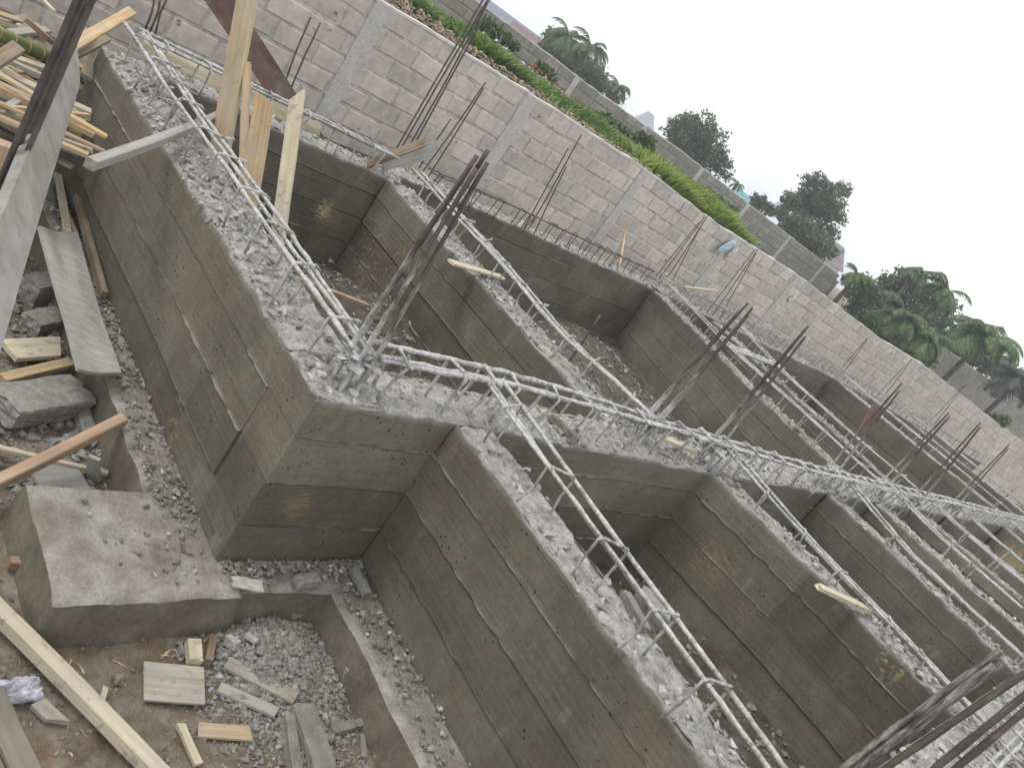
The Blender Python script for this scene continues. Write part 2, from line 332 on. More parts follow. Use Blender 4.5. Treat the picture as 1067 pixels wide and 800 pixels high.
def tube(mb, pts, r, seg=7, step=.03, crust=0., lump=.0, cap=True, taper=None):
    """pts in layout units, r in layout units; crust scalar or function(z) ; lump adds cement thickness"""
    P = [np.array(p, float) for p in pts]; Q = [P[0]]
    for a, b in zip(P, P[1:]):
        n = max(1, int(np.linalg.norm(b-a)/step))
        for k in range(1, n+1): Q.append(a+(b-a)*k/n)
    Q = np.array(Q); T = np.gradient(Q, axis=0) if len(Q) > 1 else np.array([[0, 0, 1]]); T /= np.linalg.norm(T, axis=1)[:, None]+1e-9
    up = np.array([0, 0, 1.]) if abs(T[0][2]) < .9 else np.array([1., 0, 0])
    A = np.cross(T, up); A /= np.linalg.norm(A, axis=1)[:, None]+1e-9; B = np.cross(T, A)
    th = np.linspace(0, 2*math.pi, seg, endpoint=False)
    ring = A[:, None, :]*np.cos(th)[None, :, None]+B[:, None, :]*np.sin(th)[None, :, None]
    cr = np.array([crust(q[2]) if callable(crust) else crust for q in Q])
    rr = r*(np.ones(len(Q)) if taper is None else np.linspace(1, taper, len(Q)))
    R = rr[:, None]+lump*cr[:, None]*np.clip(fbm(Q[:, None, 0]*25+th[None]*.9, Q[:, None, 1]*25+Q[:, None, 2]*25, th[None]*1.1, 2)+.25, 0, 1)
    V = Q[:, None, :]+ring*R[:, :, None]; f = []
    for i in range(len(Q)-1):
        for j in range(seg): a = i*seg+j; b = i*seg+(j+1) % seg; f.append((a, b, b+seg, a+seg))
    if cap: f.append(tuple(range(seg))[::-1]); f.append(tuple((len(Q)-1)*seg+j for j in range(seg)))
    mb.add(V.reshape(-1, 3), f, crust=np.repeat(cr, seg))

# ---------------------------------------------------------------- stones
CH = []
for k in range(36):
    bm = bmesh.new()
    for _ in range(rnd.choice((7, 9, 12, 14))):
        v = Vector((rnd.gauss(0, 1), rnd.gauss(0, 1), rnd.gauss(0, 1))).normalized()*rnd.uniform(.8, 1.05)
        bm.verts.new((v.x, v.y*rnd.uniform(.6, .9), v.z*rnd.uniform(.4, .75)))
    bmesh.ops.convex_hull(bm, input=bm.verts); bm.verts.ensure_lookup_table()
    bad = [v for v in bm.verts if not v.link_faces]; bmesh.ops.delete(bm, geom=bad, context='VERTS')
    bm.verts.ensure_lookup_table(); bm.verts.index_update()
    CH.append((np.array([v.co[:] for v in bm.verts]), [tuple(v.index for v in f.verts) for f in bm.faces])); bm.free()
def rot3():
    a, b, c = (rnd.uniform(0, 6.28) for _ in range(3))
    return np.array((Matrix.Rotation(a, 3, 'Z') @ Matrix.Rotation(b*.15, 3, 'X') @ Matrix.Rotation(c, 3, 'Z')))
def stones(name, label, pts, smin, smax, m, power=3., cat='rubble'):
    """pts: (x,y,z) resting points. one mesh, kind stuff"""
    mb = MB()
    for p in pts:
        s = smin+(smax-smin)*rnd.random()**power
        V, Fc = CH[rnd.randrange(len(CH))]
        mb.add((V*s)@rot3().T+np.array([p[0], p[1], p[2]+s*.28]), Fc)
    o = mb.build(name, m); return tagit(o, label, cat, None, 'stuff')

# ---------------------------------------------------------------- ground
def lerp(a, b, t): return a+(b-a)*t
def sst(a, b, x): t = np.clip((x-a)/(b-a), 0, 1); return t*t*(3-2*t)
def wall1_y(x): return np.where(np.asarray(x) < 12, 5.2, 5.2-.17*(np.asarray(x)-12))
def gz(x, y):
    x = np.asarray(x, float); y = np.asarray(y, float)
    wy = wall1_y(x)
    n = fbm(x*1.3, y*1.3, .5, 5)*.035+fbm(x*7, y*7, 3., 4)*.018
    pit = -1.77+n*.8
    bay = -1.62+n*1.6
    # heaps inside the bays
    def heap(cx, cy, r, h, e=1.): return h*np.exp(-(((x-cx)/(r*e))**2+((y-cy)/r)**2))
    bay = bay+heap(2.75, 3.2, .35, .16)+heap(1.7, 2.0, .25, .35)+heap(2.3, 1.05, .3, .22)+heap(2.45, .5, .35, .30)+heap(4.3, 3.0, .4, .18)+heap(4.0, 2.2, .5, .2)+heap(5.5, 3.9, .4, .1)
    inb = sst(1.42, 1.5, x)*sst(1.56, 1.64, y)+sst(1.86, 1.94, x)*(1-sst(1.56, 1.64, y))
    z = lerp(pit, bay, np.clip(inb, 0, 1))
    z = z+heap(1.45, 1.25, .16, .05, 1.)*(1-np.clip(inb, 0, 1))+heap(.9, 4.4, .5, .15)*(1-inb)
    z = lerp(z, -.95+n, sst(4.75, 5.1, y)*sst(1.7, 2.1, x)*.6)
    back = -.42+.17*(1-sst(6.2, 8.6, y))*(1-sst(11, 15, x))+fbm(x*.6, y*.6, 1.2, 4)*.03
    z = np.where(y > wy+.05, back, z)
    return z
def ground():
    xs = np.unique(np.concatenate([np.arange(-.6, 3.2, .022), np.arange(3.2, 7.5, .06), np.arange(7.5, 26, .3), np.linspace(26, 400, 34), -np.geomspace(.7, 200, 16)]))
    ys = np.unique(np.concatenate([np.arange(-.6, 5.0, .028), np.arange(5.0, 5.4, .04), np.arange(5.4, 14, .25), np.linspace(14, 400, 34), -np.geomspace(.7, 200, 16)]))
    X, Y = np.meshgrid(xs, ys, indexing='ij'); Z = gz(X, Y)
    mb = MB(); f = grid_faces(len(xs), len(ys))
    yc = (np.minimum(Y[:-1, :-1], Y[1:, 1:])).ravel(); xc = X[:-1, :-1].ravel()
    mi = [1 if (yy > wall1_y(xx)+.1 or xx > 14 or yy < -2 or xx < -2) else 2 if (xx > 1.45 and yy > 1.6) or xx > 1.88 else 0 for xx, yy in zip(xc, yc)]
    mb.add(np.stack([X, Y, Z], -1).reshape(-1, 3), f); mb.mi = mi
    return tagit(mb.build('ground', [M['dirt'], M['far_soil'], M['darker']], smooth=True), 'trampled soil with dust, chips and rust coloured patches', 'ground', None, 'structure')
ground()

# ---------------------------------------------------------------- concrete beams
ZT, ZB = -1.0, -1.66
SEAMS = (-1.13, -1.30, -1.47)
def rough_top(x, y, amp=1.):
    q = vn(x*24, y*24, 7.); q2 = vn(x*55, y*55, 3.)
    return (fbm(x*9, y*9, 2., 4)*.022+(np.abs(q*2-1)**.6-.6)*.020+(q2-.5)*.012+np.clip(fbm(x*3, y*3, 9.)-.1, 0, 1)*.035-.012)*amp
BEAMS = []
def beam(label, pl, width, zt=ZT, amp=1., seed=0., zb=ZB, step=.014):
    """pl: polyline of the camera-side top edge (layout xy); the body lies to the right of the direction of travel when width > 0"""
    P = [np.array(p, float) for p in pl]; Q = [P[0]]; 
    for a, b in zip(P, P[1:]):
        n = max(1, int(np.linalg.norm(b-a)/step))
        for k in range(1, n+1): Q.append(a+(b-a)*k/n)
    Q = np.array(Q); T = np.gradient(Q, axis=0)
    for _ in range(6): T[1:-1] = (T[:-2]+T[1:-1]+T[2:])/3
    T /= np.linalg.norm(T, axis=1)[:, None]
    Nn = np.stack([T[:, 1], -T[:, 0]], 1)            # right-hand normal
    U = np.concatenate([[0], np.cumsum(np.linalg.norm(np.diff(Q, axis=0), axis=1))])
    rows = [zb]
    for zs in sorted(SEAMS): rows += [zs-.05, zs-.012, zs-.004, zs-.002, zs, zs+.002, zs+.004, zs+.012]
    rows += [-1.09, -1.05, -1.025, -1.008]
    rows = [r for r in rows if r < zt-.004]+[zt]
    top = np.linspace(0, 1, 19 if P[0][0] < 4 else 11)[1:-1]
    nu = len(Q); V = []; TOP = []; FIN = []; UV = []
    sgn = 1 if width > 0 else -1; W = abs(width)
    for side in (0, 1):
        lst = rows if side == 0 else rows[::-1]
        cols = []
        for z in lst:
            k = sum(z > s for s in SEAMS); off = W*side
            bo = (vn(np.floor(U/1.8)+seed*13+side*7, k*3.1+seed)-.5)*.012
            wav = fbm(U*1.3+seed*5, z*3, side*4.+seed, 3)*.006
            fin = np.zeros(nu)
            for s in SEAMS:
                a = np.clip(fbm(U*2.3+seed*9, s*31, side*3., 3)+.24, .10, .6)*1.5
                fin += a*math.exp(-((z-s)/.0023)**2)*np.clip(.45+.9*fbm(U*26, s*9., seed, 3), 0, 1.2)
            o = -sgn*0+ (off if side else 0)
            d = (-1 if side == 0 else 1)*(bo+wav+fin*.012)
            if abs(z-zt) < 1e-6:
                d = d-(-1 if side == 0 else 1)*(.004+np.clip(fbm(U*11, seed, 5., 3)-.1, 0, 1)*.05)
            lat = (o+d)*sgn
            xy = Q+Nn*lat[:, None]
            zz = np.full(nu, z)
            if z > -1.12: zz = zz+(fbm(U*2.4+seed*3, side*5.+seed, 1., 3)*.008+np.clip(fbm(U*17, side*5., seed, 3)-.2, -.5, 0)*.016)*amp*((z+1.12)/.12)
            cols.append(np.stack([xy[:, 0], xy[:, 1], zz], 1)); TOP.append(np.full(nu, 1. if abs(z-zt) < 1e-6 else (.35 if z > -1.01 else 0.)))
            FIN.append(np.clip(fin*1.6, 0, 1)); UV.append(np.stack([U*S+side*50+seed*7, np.full(nu, k+.5+(z-(SEAMS[k-1] if 0 < k <= 3 else z))*0)], 1))
        V += cols
        if side == 0:
            for t in top:
                xy = Q+Nn*(W*t*sgn)
                e = math.sin(math.pi*t)
                zz = zt+rough_top(xy[:, 0], xy[:, 1])*amp*(.5+.5*e)+.004*e
                V.append(np.stack([xy[:, 0], xy[:, 1], zz], 1)); TOP.append(np.ones(nu)); FIN.append(np.zeros(nu)); UV.append(np.stack([U*S, np.full(nu, 9.5)], 1))
    nr = len(V); VV = np.stack(V, 1).reshape(-1, 3)
    f = grid_faces(nu, nr, flip=(sgn > 0))
    a0 = list(range(nr)); a1 = [(nu-1)*nr+i for i in range(nr)]
    # uv v coordinate: use real board index with height so that bands sit on the boards
    uvv = np.stack(UV, 1).reshape(-1, 2)
    zz = VV[:, 2]; k = np.zeros(len(zz)); edges = [zb]+sorted(SEAMS)+[zt+.05]
    uvv[:, 1] = np.interp(zz, edges, range(len(edges)))
    mb = MB(); mb.add(VV, f, top=np.stack(TOP, 1).ravel(), fin=np.stack(FIN, 1).ravel())
    for ai, rev in ((a0, sgn < 0), (a1, sgn > 0)):
        nL = len(rows); LV = VV[ai[:nL]]; RV = VV[ai[-nL:]][::-1]; prof = VV[ai[nL-1:len(ai)-nL+1]]; K = len(prof); cv = []
        for q in range(K):
            cc = LV*(1-q/(K-1))+RV*(q/(K-1)); cc[-1] = prof[q]; cc[:, 2] = np.minimum(cc[:, 2], prof[q][2]); cv.append(cc)
        tp = np.zeros(nL); tp[-1] = 1
        cv = np.stack(cv, 0).reshape(-1, 3); mb.add(cv, grid_faces(K, nL, flip=not rev), top=np.tile(tp, K), fin=np.tile(np.array([.6 if any(abs(z-q) < .001 for q in SEAMS) else 0 for z in rows]), K))
        e2 = np.stack([np.linalg.norm(cv[:, :2]-cv[0, :2], axis=1)*S+20, np.interp(cv[:, 2], edges, range(len(edges)))], 1); uvv = np.concatenate([uvv, e2])
    o = mb.build('ground_beam', M['conc'], smooth=True, uvs=[uvv], origin=(P[0][0], P[0][1], -EZ))
    try: o.data.set_sharp_from_angle(angle=math.radians(42))
    except Exception: pass
    BEAMS.append((Q, Nn*sgn, W, zt, amp))
    return tagit(o, label, 'concrete beam', 'concrete ground beams of the foundation grid')
# long cross beam (front face y = 1.5)
P_main = beam('long cross beam whose stepped front face ends at the nearest outside corner', [(1.272, 1.5), (1.9, 1.505), (5., 1.495), (8.1, 1.49), (14.5, 1.46)], -.24, seed=1)
A_b = beam('tall wall-like beam at the far left, running up towards the timber heap, top badly crumbled', [(1.266, 1.712), (1.264, 2.4), (1.25, 3.2), (1.245, 3.98)], .25, seed=2, amp=1.3)
B_b = beam('big beam down the lower middle with a pale gritty top, nearest of the lower row', [(1.792, 1.502), (1.795, .9), (1.80, -.3)], -.19, seed=3, amp=.75)
C_b = beam('large dark beam with a golden flaked patch, second of the lower row', [(3.50, 1.50), (3.60, .8), (3.62, -.3)], -.17, seed=4)
X_b = beam('third beam of the lower row, greener face crossed by one dark joint', [(5.05, 1.49), (5.06, .9), (5.02, .1)], -.18, seed=5)
Z_b = beam('fourth beam of the lower row, crumbling top beside a pale upright splinter', [(5.98, 1.49), (5.97, .9), (6.1, .3)], -.16, seed=6)
Y_b = beam('fifth beam of the lower row, in front of the dark red sheet', [(6.95, 1.49), (7.05, .9), (7.15, .3)], -.16, seed=7)
Q2_b = beam('lower row beam past the dark rubble, ending the longest visible stretch of cross beam', [(7.95, 1.47), (8.0, .9), (8.1, .4)], -.16, seed=18)
T_b = beam('upper row beam farthest right, nearly hidden by cages', [(13.7, 4.0), (13.75, 2.8), (13.9, 1.74)], -.22, seed=19)
Q_b = beam('farthest beam of the lower row with a yellow stained face at the right edge', [(10.4, 1.45), (10.4, .9), (10.3, .3)], -.2, seed=8)
M_b = beam('upper row beam left of the wide bay, with a short board on top', [(2.87, 3.92), (2.87, 2.7), (2.86, 1.74)], -.23, seed=9)
N_b = beam('upper row beam that meets the back beam under the three thin rods', [(6.46, 4.38), (6.2, 3.4), (5.97, 2.8), (5.9, 1.74)], -.2, seed=10)
O_b = beam('narrow upper row beam just right of the rubble filled slot', [(7.55, 4.3), (7.25, 2.9), (7.2, 2.2), (7.1, 1.74)], -.17, seed=11)
R_b = beam('upper row beam far right, behind the rusty plate', [(11.3, 4.38), (11.2, 3.4), (11.35, 2.6), (11.4, 1.74)], -.24, seed=12)
F1_b = beam('left length of the back beam, cream flakes on its face under the steel plate', [(1.5, 3.92), (2.3, 3.93), (3.06, 3.97)], -.22, seed=13)
F2_b = beam('middle length of the back beam along the wide bay below the block wall', [(3.06, 4.12), (3.9, 4.24), (5., 4.31), (6.5, 4.42)], -.22, seed=14)
F3_b = beam('right length of the back beam running on to the far end', [(6.66, 4.40), (9.5, 4.36), (11.3, 4.36), (13., 4.1), (17., 3.4)], -.24, seed=15, step=.03)
G_b = beam('beam at the lower right corner covered with pale cement dust', [(1.99, -.12), (3., -.09), (5.2, -.06)], -.24, seed=16, amp=.9)

# column footing and strip footing under the first beams
def footing():
    t = thing('strip_footing', 'low concrete footing ledge with a square pad, running along the foot of the nearest beams', 'footing', (1., 1.5, -1.77))
    mb = MB(); ft = -1.615
    def slab(x0, x1, y0, y1, dz, lean=.0):
        nx, ny = max(4, int((x1-x0)/.014)), max(4, int((y1-y0)/.014))
        xs, ys = np.linspace(x0, x1, nx), np.linspace(y0, y1, ny); X, Y = np.meshgrid(xs, ys, indexing='ij')
        wx = fbm(Y*9+dz*300, X*0, 1., 4)*.009; wy = fbm(X*9+dz*300, Y*0, 2., 4)*.009
        ed = np.minimum(np.minimum(X-x0, x1-X), np.minimum(Y-y0, y1-Y))
        Z = ft+dz+fbm(X*6, Y*6, 0, 5)*.008+fbm(X*24, Y*24, 2, 3)*.006-.014*np.exp(-ed/.009)
        top = np.stack([X+wx, Y+wy, Z], -1); mb.add(top.reshape(-1, 3), grid_faces(nx, ny), 0)
        loop = [(i, 0) for i in range(nx)]+[(nx-1, j) for j in range(1, ny)]+[(i, ny-1) for i in range(nx-2, -1, -1)]+[(0, j) for j in range(ny-2, 0, -1)]
        cx, cy = (x0+x1)/2, (y0+y1)/2; L_ = []
        for k in range(5):
            for (i, j) in loop:
                p = top[i, j].copy(); p[2] = p[2]-(p[2]+1.80)*k/4
                if k: p[0] += np.sign(p[0]-cx)*.010*k*.5+fbm(p[1]*6, p[2]*9, 4., 3)*.006; p[1] += np.sign(p[1]-cy)*.008*k*.5+fbm(p[0]*6, p[2]*9, 7., 3)*.006
                L_.append(p)
        n = len(loop); f = [(k*n+i, (k+1)*n+i, (k+1)*n+(i+1) % n, k*n+(i+1) % n) for k in range(4) for i in range(n)]
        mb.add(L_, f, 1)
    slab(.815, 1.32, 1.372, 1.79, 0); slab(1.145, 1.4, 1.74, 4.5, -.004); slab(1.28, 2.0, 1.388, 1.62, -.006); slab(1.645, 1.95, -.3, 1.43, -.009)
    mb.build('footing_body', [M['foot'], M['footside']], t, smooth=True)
footing()

# ---------------------------------------------------------------- rebar
def smooth_crust(lo, hi): return lambda z: float(1-np.clip((z-lo)/(hi-lo), 0, 1))
def kp(x, y, k): return (x*k/.86, y*k/.86, -k)
def cage(label, line, spacing=.23, z=-.86, wid=.085, crust=.80, r=.0053, group='rebar cages lying along the beam tops', three=True, zleg=-1.015, sr=.0038, lump=.007, maxst=95):
    line = [np.array(p, float) for p in line]; zz = [ (p[2] if len(p) > 2 else z) for p in line]
    pts = [np.array([p[0], p[1], q]) for p, q in zip(line, zz)]
    t = thing('rebar_cage', label, 'rebar cage', (pts[0][0], pts[0][1], -1.), group)
    tot = [0.]
    for a, b in zip(pts, pts[1:]): tot.append(tot[-1]+np.linalg.norm(b-a))
    def at(s):
        for i in range(len(pts)-1):
            if s <= tot[i+1] or i == len(pts)-2:
                d = (pts[i+1]-pts[i]); d /= np.linalg.norm(d); return pts[i]+d*(s-tot[i]), d
    def wob(k, s): return np.array([0, 0, float(fbm(s*1.1+k*7, k*3., 0, 2))*.016-.006*math.sin(math.pi*min(1, s/tot[-1]))])+np.array([float(fbm(s*1.3+k*5, 8., k, 2))*.016, 0, 0])
    offs = [-.5, .5]+([.26] if three else [])
    for k, o in enumerate(offs):
        L_ = []; s = 0.
        while s <= tot[-1]+1e-6:
            p, d = at(s); n = np.array([d[1], -d[0], 0]); L_.append(p+n*o*wid+wob(k, s)+np.array([0, 0, .004*(k == 2)])); s += .12
        mb = MB(); tube(mb, L_, r*(1.15 if k == 0 else 1), 7, .025, crust, lump); mb.build('bar', M['rebar'], t, smooth=True)
    s = spacing*.6; n_ = 0
    while s < tot[-1]-.05 and n_ < maxst:
        p, d = at(s); n = np.array([d[1], -d[0], 0]); j = lambda a=.006: np.array([rnd.uniform(-a, a) for _ in range(3)])
        sk = d*rnd.uniform(-.035, .035); w = wid*.56
        a0 = p-n*w; a0[2] = zleg; a1 = p-n*w+j(); b1 = p+n*w+sk+j(); b0 = p+n*w+sk*1.5; b0[2] = zleg
        a1[2] = p[2]+r*1.5; b1[2] = p[2]+r*1.7
        mb = MB(); tube(mb, [a0+j(.01), (a0+a1)/2+j(.006), a1-np.array([0, 0, .01]), a1+n*.008, b1-n*.004, b1+n*.012-np.array([0, 0, .008]), (b1+b0)/2+j(.006), b0+j(.01)], sr, 6, .03, crust*.95, lump*.8)
        if rnd.random() < .6: tube(mb, [b1, b1+n*.03+d*rnd.uniform(-.01, .02)+np.array([0, 0, rnd.uniform(-.008, .012)])], sr*1.1, 5, .02, crust, lump)
        mb.build('stirrup', M['rebar'], t, smooth=True); n_ += 1; s += spacing*rnd.choice((.7, .9, 1., 1.05, 1.15, 1.35))
    return t
cage('thick cement coated rebar cage along the crumbled top of the far left beam', [(1.365, 1.56), (1.355, 2.4), (1.345, 3.2), (1.335, 3.96)], .24)
cage('longest rebar cage, white with cement, running the whole length of the long cross beam', [(1.42, 1.585), (2.0, 1.62), (3.05, 1.59), (4.75, 1.50), (8, 1.50), (14.3, 1.47)], .19, lump=.010, crust=.86, wid=.075)
cage('rebar cage over the big lower middle beam, three pale bars bound by open stirrups', [(1.92, 1.60), (1.87, 1.05), (1.83, .6), (1.79, .05), (1.78, -.3)], .245, wid=.08, lump=.004)
cage('rebar cage over the dark beam with the golden patch, bars pressed tightly together', [kp(3.52, 1.57, .87), kp(3.38, .9, .92), kp(3.34, .3, .95), kp(3.33, -.1, .955)], .25, wid=.05, lump=.004)
cage('rebar cage above the third beam of the lower row', [kp(5.1, 1.52, .87), kp(4.70, .9, .935), kp(4.68, .4, .943), kp(4.72, .0, .94)], .28, wid=.06)
cage('rebar cage above the fourth beam of the lower row', [kp(6.05, 1.52, .865), kp(5.83, 1.05, .893), kp(5.82, .4, .9)], .28, wid=.06)
cage('rebar cage above the fifth beam of the lower row, nearest the dark red sheet', [kp(6.95, 1.52, .87), kp(6.8, 1.1, .9), kp(6.78, .4, .905)], .28, wid=.06)
cage('rebar cage over the upper row beam between the first bay and the wide bay', [kp(2.97, 1.62, .865), kp(2.84, 2.2, .893), kp(2.97, 3.0, .87), kp(2.99, 3.9, .865)], .2, wid=.06)
cage('double looking rebar cage falling into the rubble filled slot right of the wide bay', [(5.86, 1.56), (5.95, 2.3), (5.98, 2.9), (6.45, 4.3)], .26, wid=.07)
cage('rebar cage on the narrow upper row beam right of the rubble filled slot', [kp(6.88, 1.56, .88), kp(6.84, 2.3, .905), kp(7.05, 3.1, .895), kp(7.7, 4.2, .87)], .28, wid=.06)
cage('rebar cage on the upper row beam behind the rusty plate', [kp(10.8, 1.56, .9), kp(10.95, 2.7, .91), kp(11.05, 4.3, .89)], .3, wid=.08)
cage('rebar cage over the lower row beam past the dark rubble', [kp(7.9, 1.52, .87), kp(7.75, 1.1, .9), kp(7.8, .5, .9)], .3, wid=.06)
cage('rebar cage at the far right end of the upper row', [kp(13.0, 1.56, .88), kp(13.2, 2.7, .9), kp(13.3, 3.9, .89)], .35, wid=.08)
cage('rebar cage over the farthest lower row beam beside the yellow stain', [kp(10.0, 1.5, .88), kp(9.8, 1.0, .9), kp(9.8, .5, .9)], .32, wid=.06)
cage('left rebar cage of the back beam, passing over the short crossed boards', [(1.33, 3.92), (2.1, 3.97), (2.97, 3.98)], .2, wid=.07, z=-.865, crust=.8)
cage('middle rebar cage of the back beam with thin dark bars and rusty stirrups', [(3.2, 4.06), (3.9, 4.2), (5., 4.36), (6.5, 4.5)], .21, wid=.035, z=-.87, crust=.30, r=.0048, three=False, lump=.003)
cage('right rebar cage of the back beam, dusty bars with close stirrups towards the far end', [(6.6, 4.5), (9.5, 4.5), (11.5, 4.46), (13.2, 4.15), (16.8, 3.4)], .16, wid=.08, z=-.87, crust=.7)
cage('rebar cage lying flat in pale cement at the lower right corner', [(2.3, .02), (3., .0), (5., .02)], .22, wid=.10, z=-.92, lump=.008)
t = thing('loose_rebar', 'loose slanting rebar pair crossing the rubble filled slot', 'rebar', (7.0, 3.6, -1))
for k in range(2):
    mb = MB(); a = onz(757+k*3, 358+k*4, -.88); b = onz(812+k*4, 380+k*4, -.9); tube(mb, [a, b], .010, 6, .05, 1., .012); mb.build('bar', M['rebar'], t, smooth=True)

def column(label, base, tip, n, spread, top_spread, r=.0065, crust=None, zb=-1.03, stag=.06, group='column starter bars standing on the long cross beam', curve=.0):
    """base, tip: layout points; bars converge towards the tip"""
    t = thing('column_rebar', label, 'starter bars', (base[0], base[1], -1.), group)
    b = np.array(base, float); p = np.array(tip, float)
    d = (p-b); b = b+d*((zb-b[2])/d[2])
    for k in range(n):
        a = 2*math.pi*(k+.5)/n+.3; o = np.array([math.cos(a), math.sin(a), 0])
        e = p+o*top_spread+d/np.linalg.norm(d)*(-stag*rnd.random() if k else 0); s_ = b+o*spread
        m = (s_+e)/2+np.array([rnd.uniform(-1, 1)*.006, rnd.uniform(-1, 1)*.006, 0])-d*0
        mb = MB(); tube(mb, [s_, s_+(m-s_)*.5, m, m+(e-m)*.5, e], r*rnd.uniform(.95, 1.1), 7, .025, crust or smooth_crust(-.95, -.25), .006); mb.build('bar', M['rebar'], t, smooth=True)
    return t
def lumps(parent, c, n, rad, s0, s1):
    nu, nv = 44, 26; th = np.linspace(0, 2*math.pi, nu, endpoint=False); ph = np.linspace(.02, math.pi-.02, nv); T, H_ = np.meshgrid(th, ph, indexing='ij')
    x, y, z = np.cos(T)*np.sin(H_), np.sin(T)*np.sin(H_), np.cos(H_); r = rad*(1.1+1.5*fbm(x*2.5+c[0]*9, y*2.5, z*2.5, 4)+.5*fbm(x*9, y*9, z*9+c[0], 2))
    V = np.stack([c[0]+x*r*1.5, c[1]+y*r*1.1, c[2]+z*r*.75], -1).reshape(-1, 3)
    f = [(i*nv+j, ((i+1) % nu)*nv+j, ((i+1) % nu)*nv+j+1, i*nv+j+1) for i in range(nu) for j in range(nv-1)]+[tuple(i*nv for i in range(nu))[::-1], tuple(i*nv+nv-1 for i in range(nu))]
    mb = MB(); mb.add(V, f); mb.build('cement_crust', M['lump'], parent)
LAB = [('grey caked bundle of long starter bars above the nearest outside corner', (384, 360), (508, 157), 6, .046, .018, .0062),
       ('starter bars splitting into two tips, just right of the wide bay beam', (684, 432), (782, 318), 4, .040, .024, .0050),
       ('starter bars beside that split bundle, tight and ending in one tip', (750, 458), (844, 341), 4, .040, .014, .0050),
       ('starter bars above the third beam of the lower row, next to the rusty plate', (872, 485), (941, 400), 4, .044, .012, .0050),
       ('starter bars above the fourth beam of the lower row', (925, 500), (990, 431), 4, .042, .014, .0050),
       ('starter bars above the fifth beam of the lower row', (960, 515), (1023, 441), 4, .042, .012, .0050),
       ('farthest starter bars of the long cross beam, near the right edge', (998, 522), (1053, 463), 4, .042, .010, .0048)]
for lab, b, tp, n, s1, s2, r in LAB:
    bb = onz(*b, -.86); y = bb[1]; tt = ony(*tp, y)
    c = column(lab, bb, tt, n, s1, s2, r, (lambda z: .16+.66*float(1-np.clip((z+.85)/.45, 0, 1))))
    lumps(c, (bb[0]-.0, bb[1], -.905), 70, .035, .006, .022)
# corner bars nearest the camera, lower right
lr = 'column starter bars at the lower right corner'
for lab, tp, bt, n in (('thick cement caked starter bars leaning up from the lower right corner', (1046, 682), (893, 800), 3), ('thinner starter bar right of the caked pair, lower right', (1069, 700), (905, 815), 1), ('brown starter bars rising past the right edge at the bottom', (1085, 718), (958, 822), 2)):
    X_ = 1.55; t_, b_ = onx(*tp, X_), onx(*bt, X_)
    column(lab, b_, t_, n, .009 if n > 1 else .001, .008 if n > 1 else .001, .0052, (lambda z, q=(.50 if n == 3 else .28): q), zb=-1.03, stag=.03, group=lr)
# thin rods of the back beam
G2 = 'thin rusty rods standing on the back beam'
def rods(label, prs, Y=4.25, r=.0052, crust=.0, grp=G2):
    b0 = ony(*prs[0][0], Y); t = thing('column_rebar', label, 'starter bars', (b0[0], Y, -1.), grp)
    for k, (b, p) in enumerate(prs):
        yy = Y+.03*(k % 2); B_, T_ = np.array(ony(*b, yy)), np.array(ony(*p, yy)); B_ = B_+(B_-T_)*.12
        mid = (B_+T_)/2+np.array([rnd.uniform(-.01, .01), 0, rnd.uniform(-.005, .005)])
        mb = MB(); tube(mb, [B_, mid, T_], r, 6, .05, crust, .004); mb.build('bar', M['rebar'], t, smooth=True)
rods('tallest thin rods, a tight dark sheaf reaching the top edge above the crossed boards', [((416, 150), (508, -8)), ((421, 150), (512, -6)), ((427, 151), (511, -2)), ((431, 152), (503, 20))], Y=4.3, r=.0058)
rods('three thin rods just behind the tallest grey bundle', [((441, 178), (506, 86)), ((449, 180), (504, 92)), ((440, 170), (470, 124))], Y=4.3)
rods('three evenly spaced thin rods standing before the middle of the block wall', [((545, 240), (592, 155)), ((548, 243), (606, 140)), ((556, 245), (590, 174))], Y=4.3)
rods('four thin rods rising beside the white and blue rag', [((692, 284), (735, 225)), ((698, 285), (738, 224)), ((704, 286), (733, 231)), ((688, 282), (728, 232))], Y=4.55)
rods('three thin rods leaning together right of the rag', [((739, 322), (787, 260)), ((745, 325), (790, 259)), ((752, 328), (788, 264))], Y=4.5)
rods('short pointed pair of rods before the block wall near the palms', [((881, 379), (904, 352)), ((884, 381), (904, 353))], Y=4.55)
rods('rod pair crossing the block wall top near its right part', [((922, 403), (950, 374)), ((927, 405), (951, 374))], Y=4.4)
rods('single looking rod pair right of the upper light pilaster', [((970, 438), (1006, 400)), ((975, 440), (1006, 401))], Y=3.95)
rods('three rods cut by the top edge above the far left corner', [((152, 28), (162, -6)), ((157, 30), (168, -6)), ((163, 33), (176, -6))], Y=4.25, crust=.3)
rods('two slim rods against the block wall right of the brown steel plate', [((298, 84), (324, 18)), ((306, 86), (334, 24))], Y=4.9, crust=.3)
rods('rusty single rod sticking out of the heap in the wide bay', [((590, 380), (625, 329))], Y=2.62, r=.007)

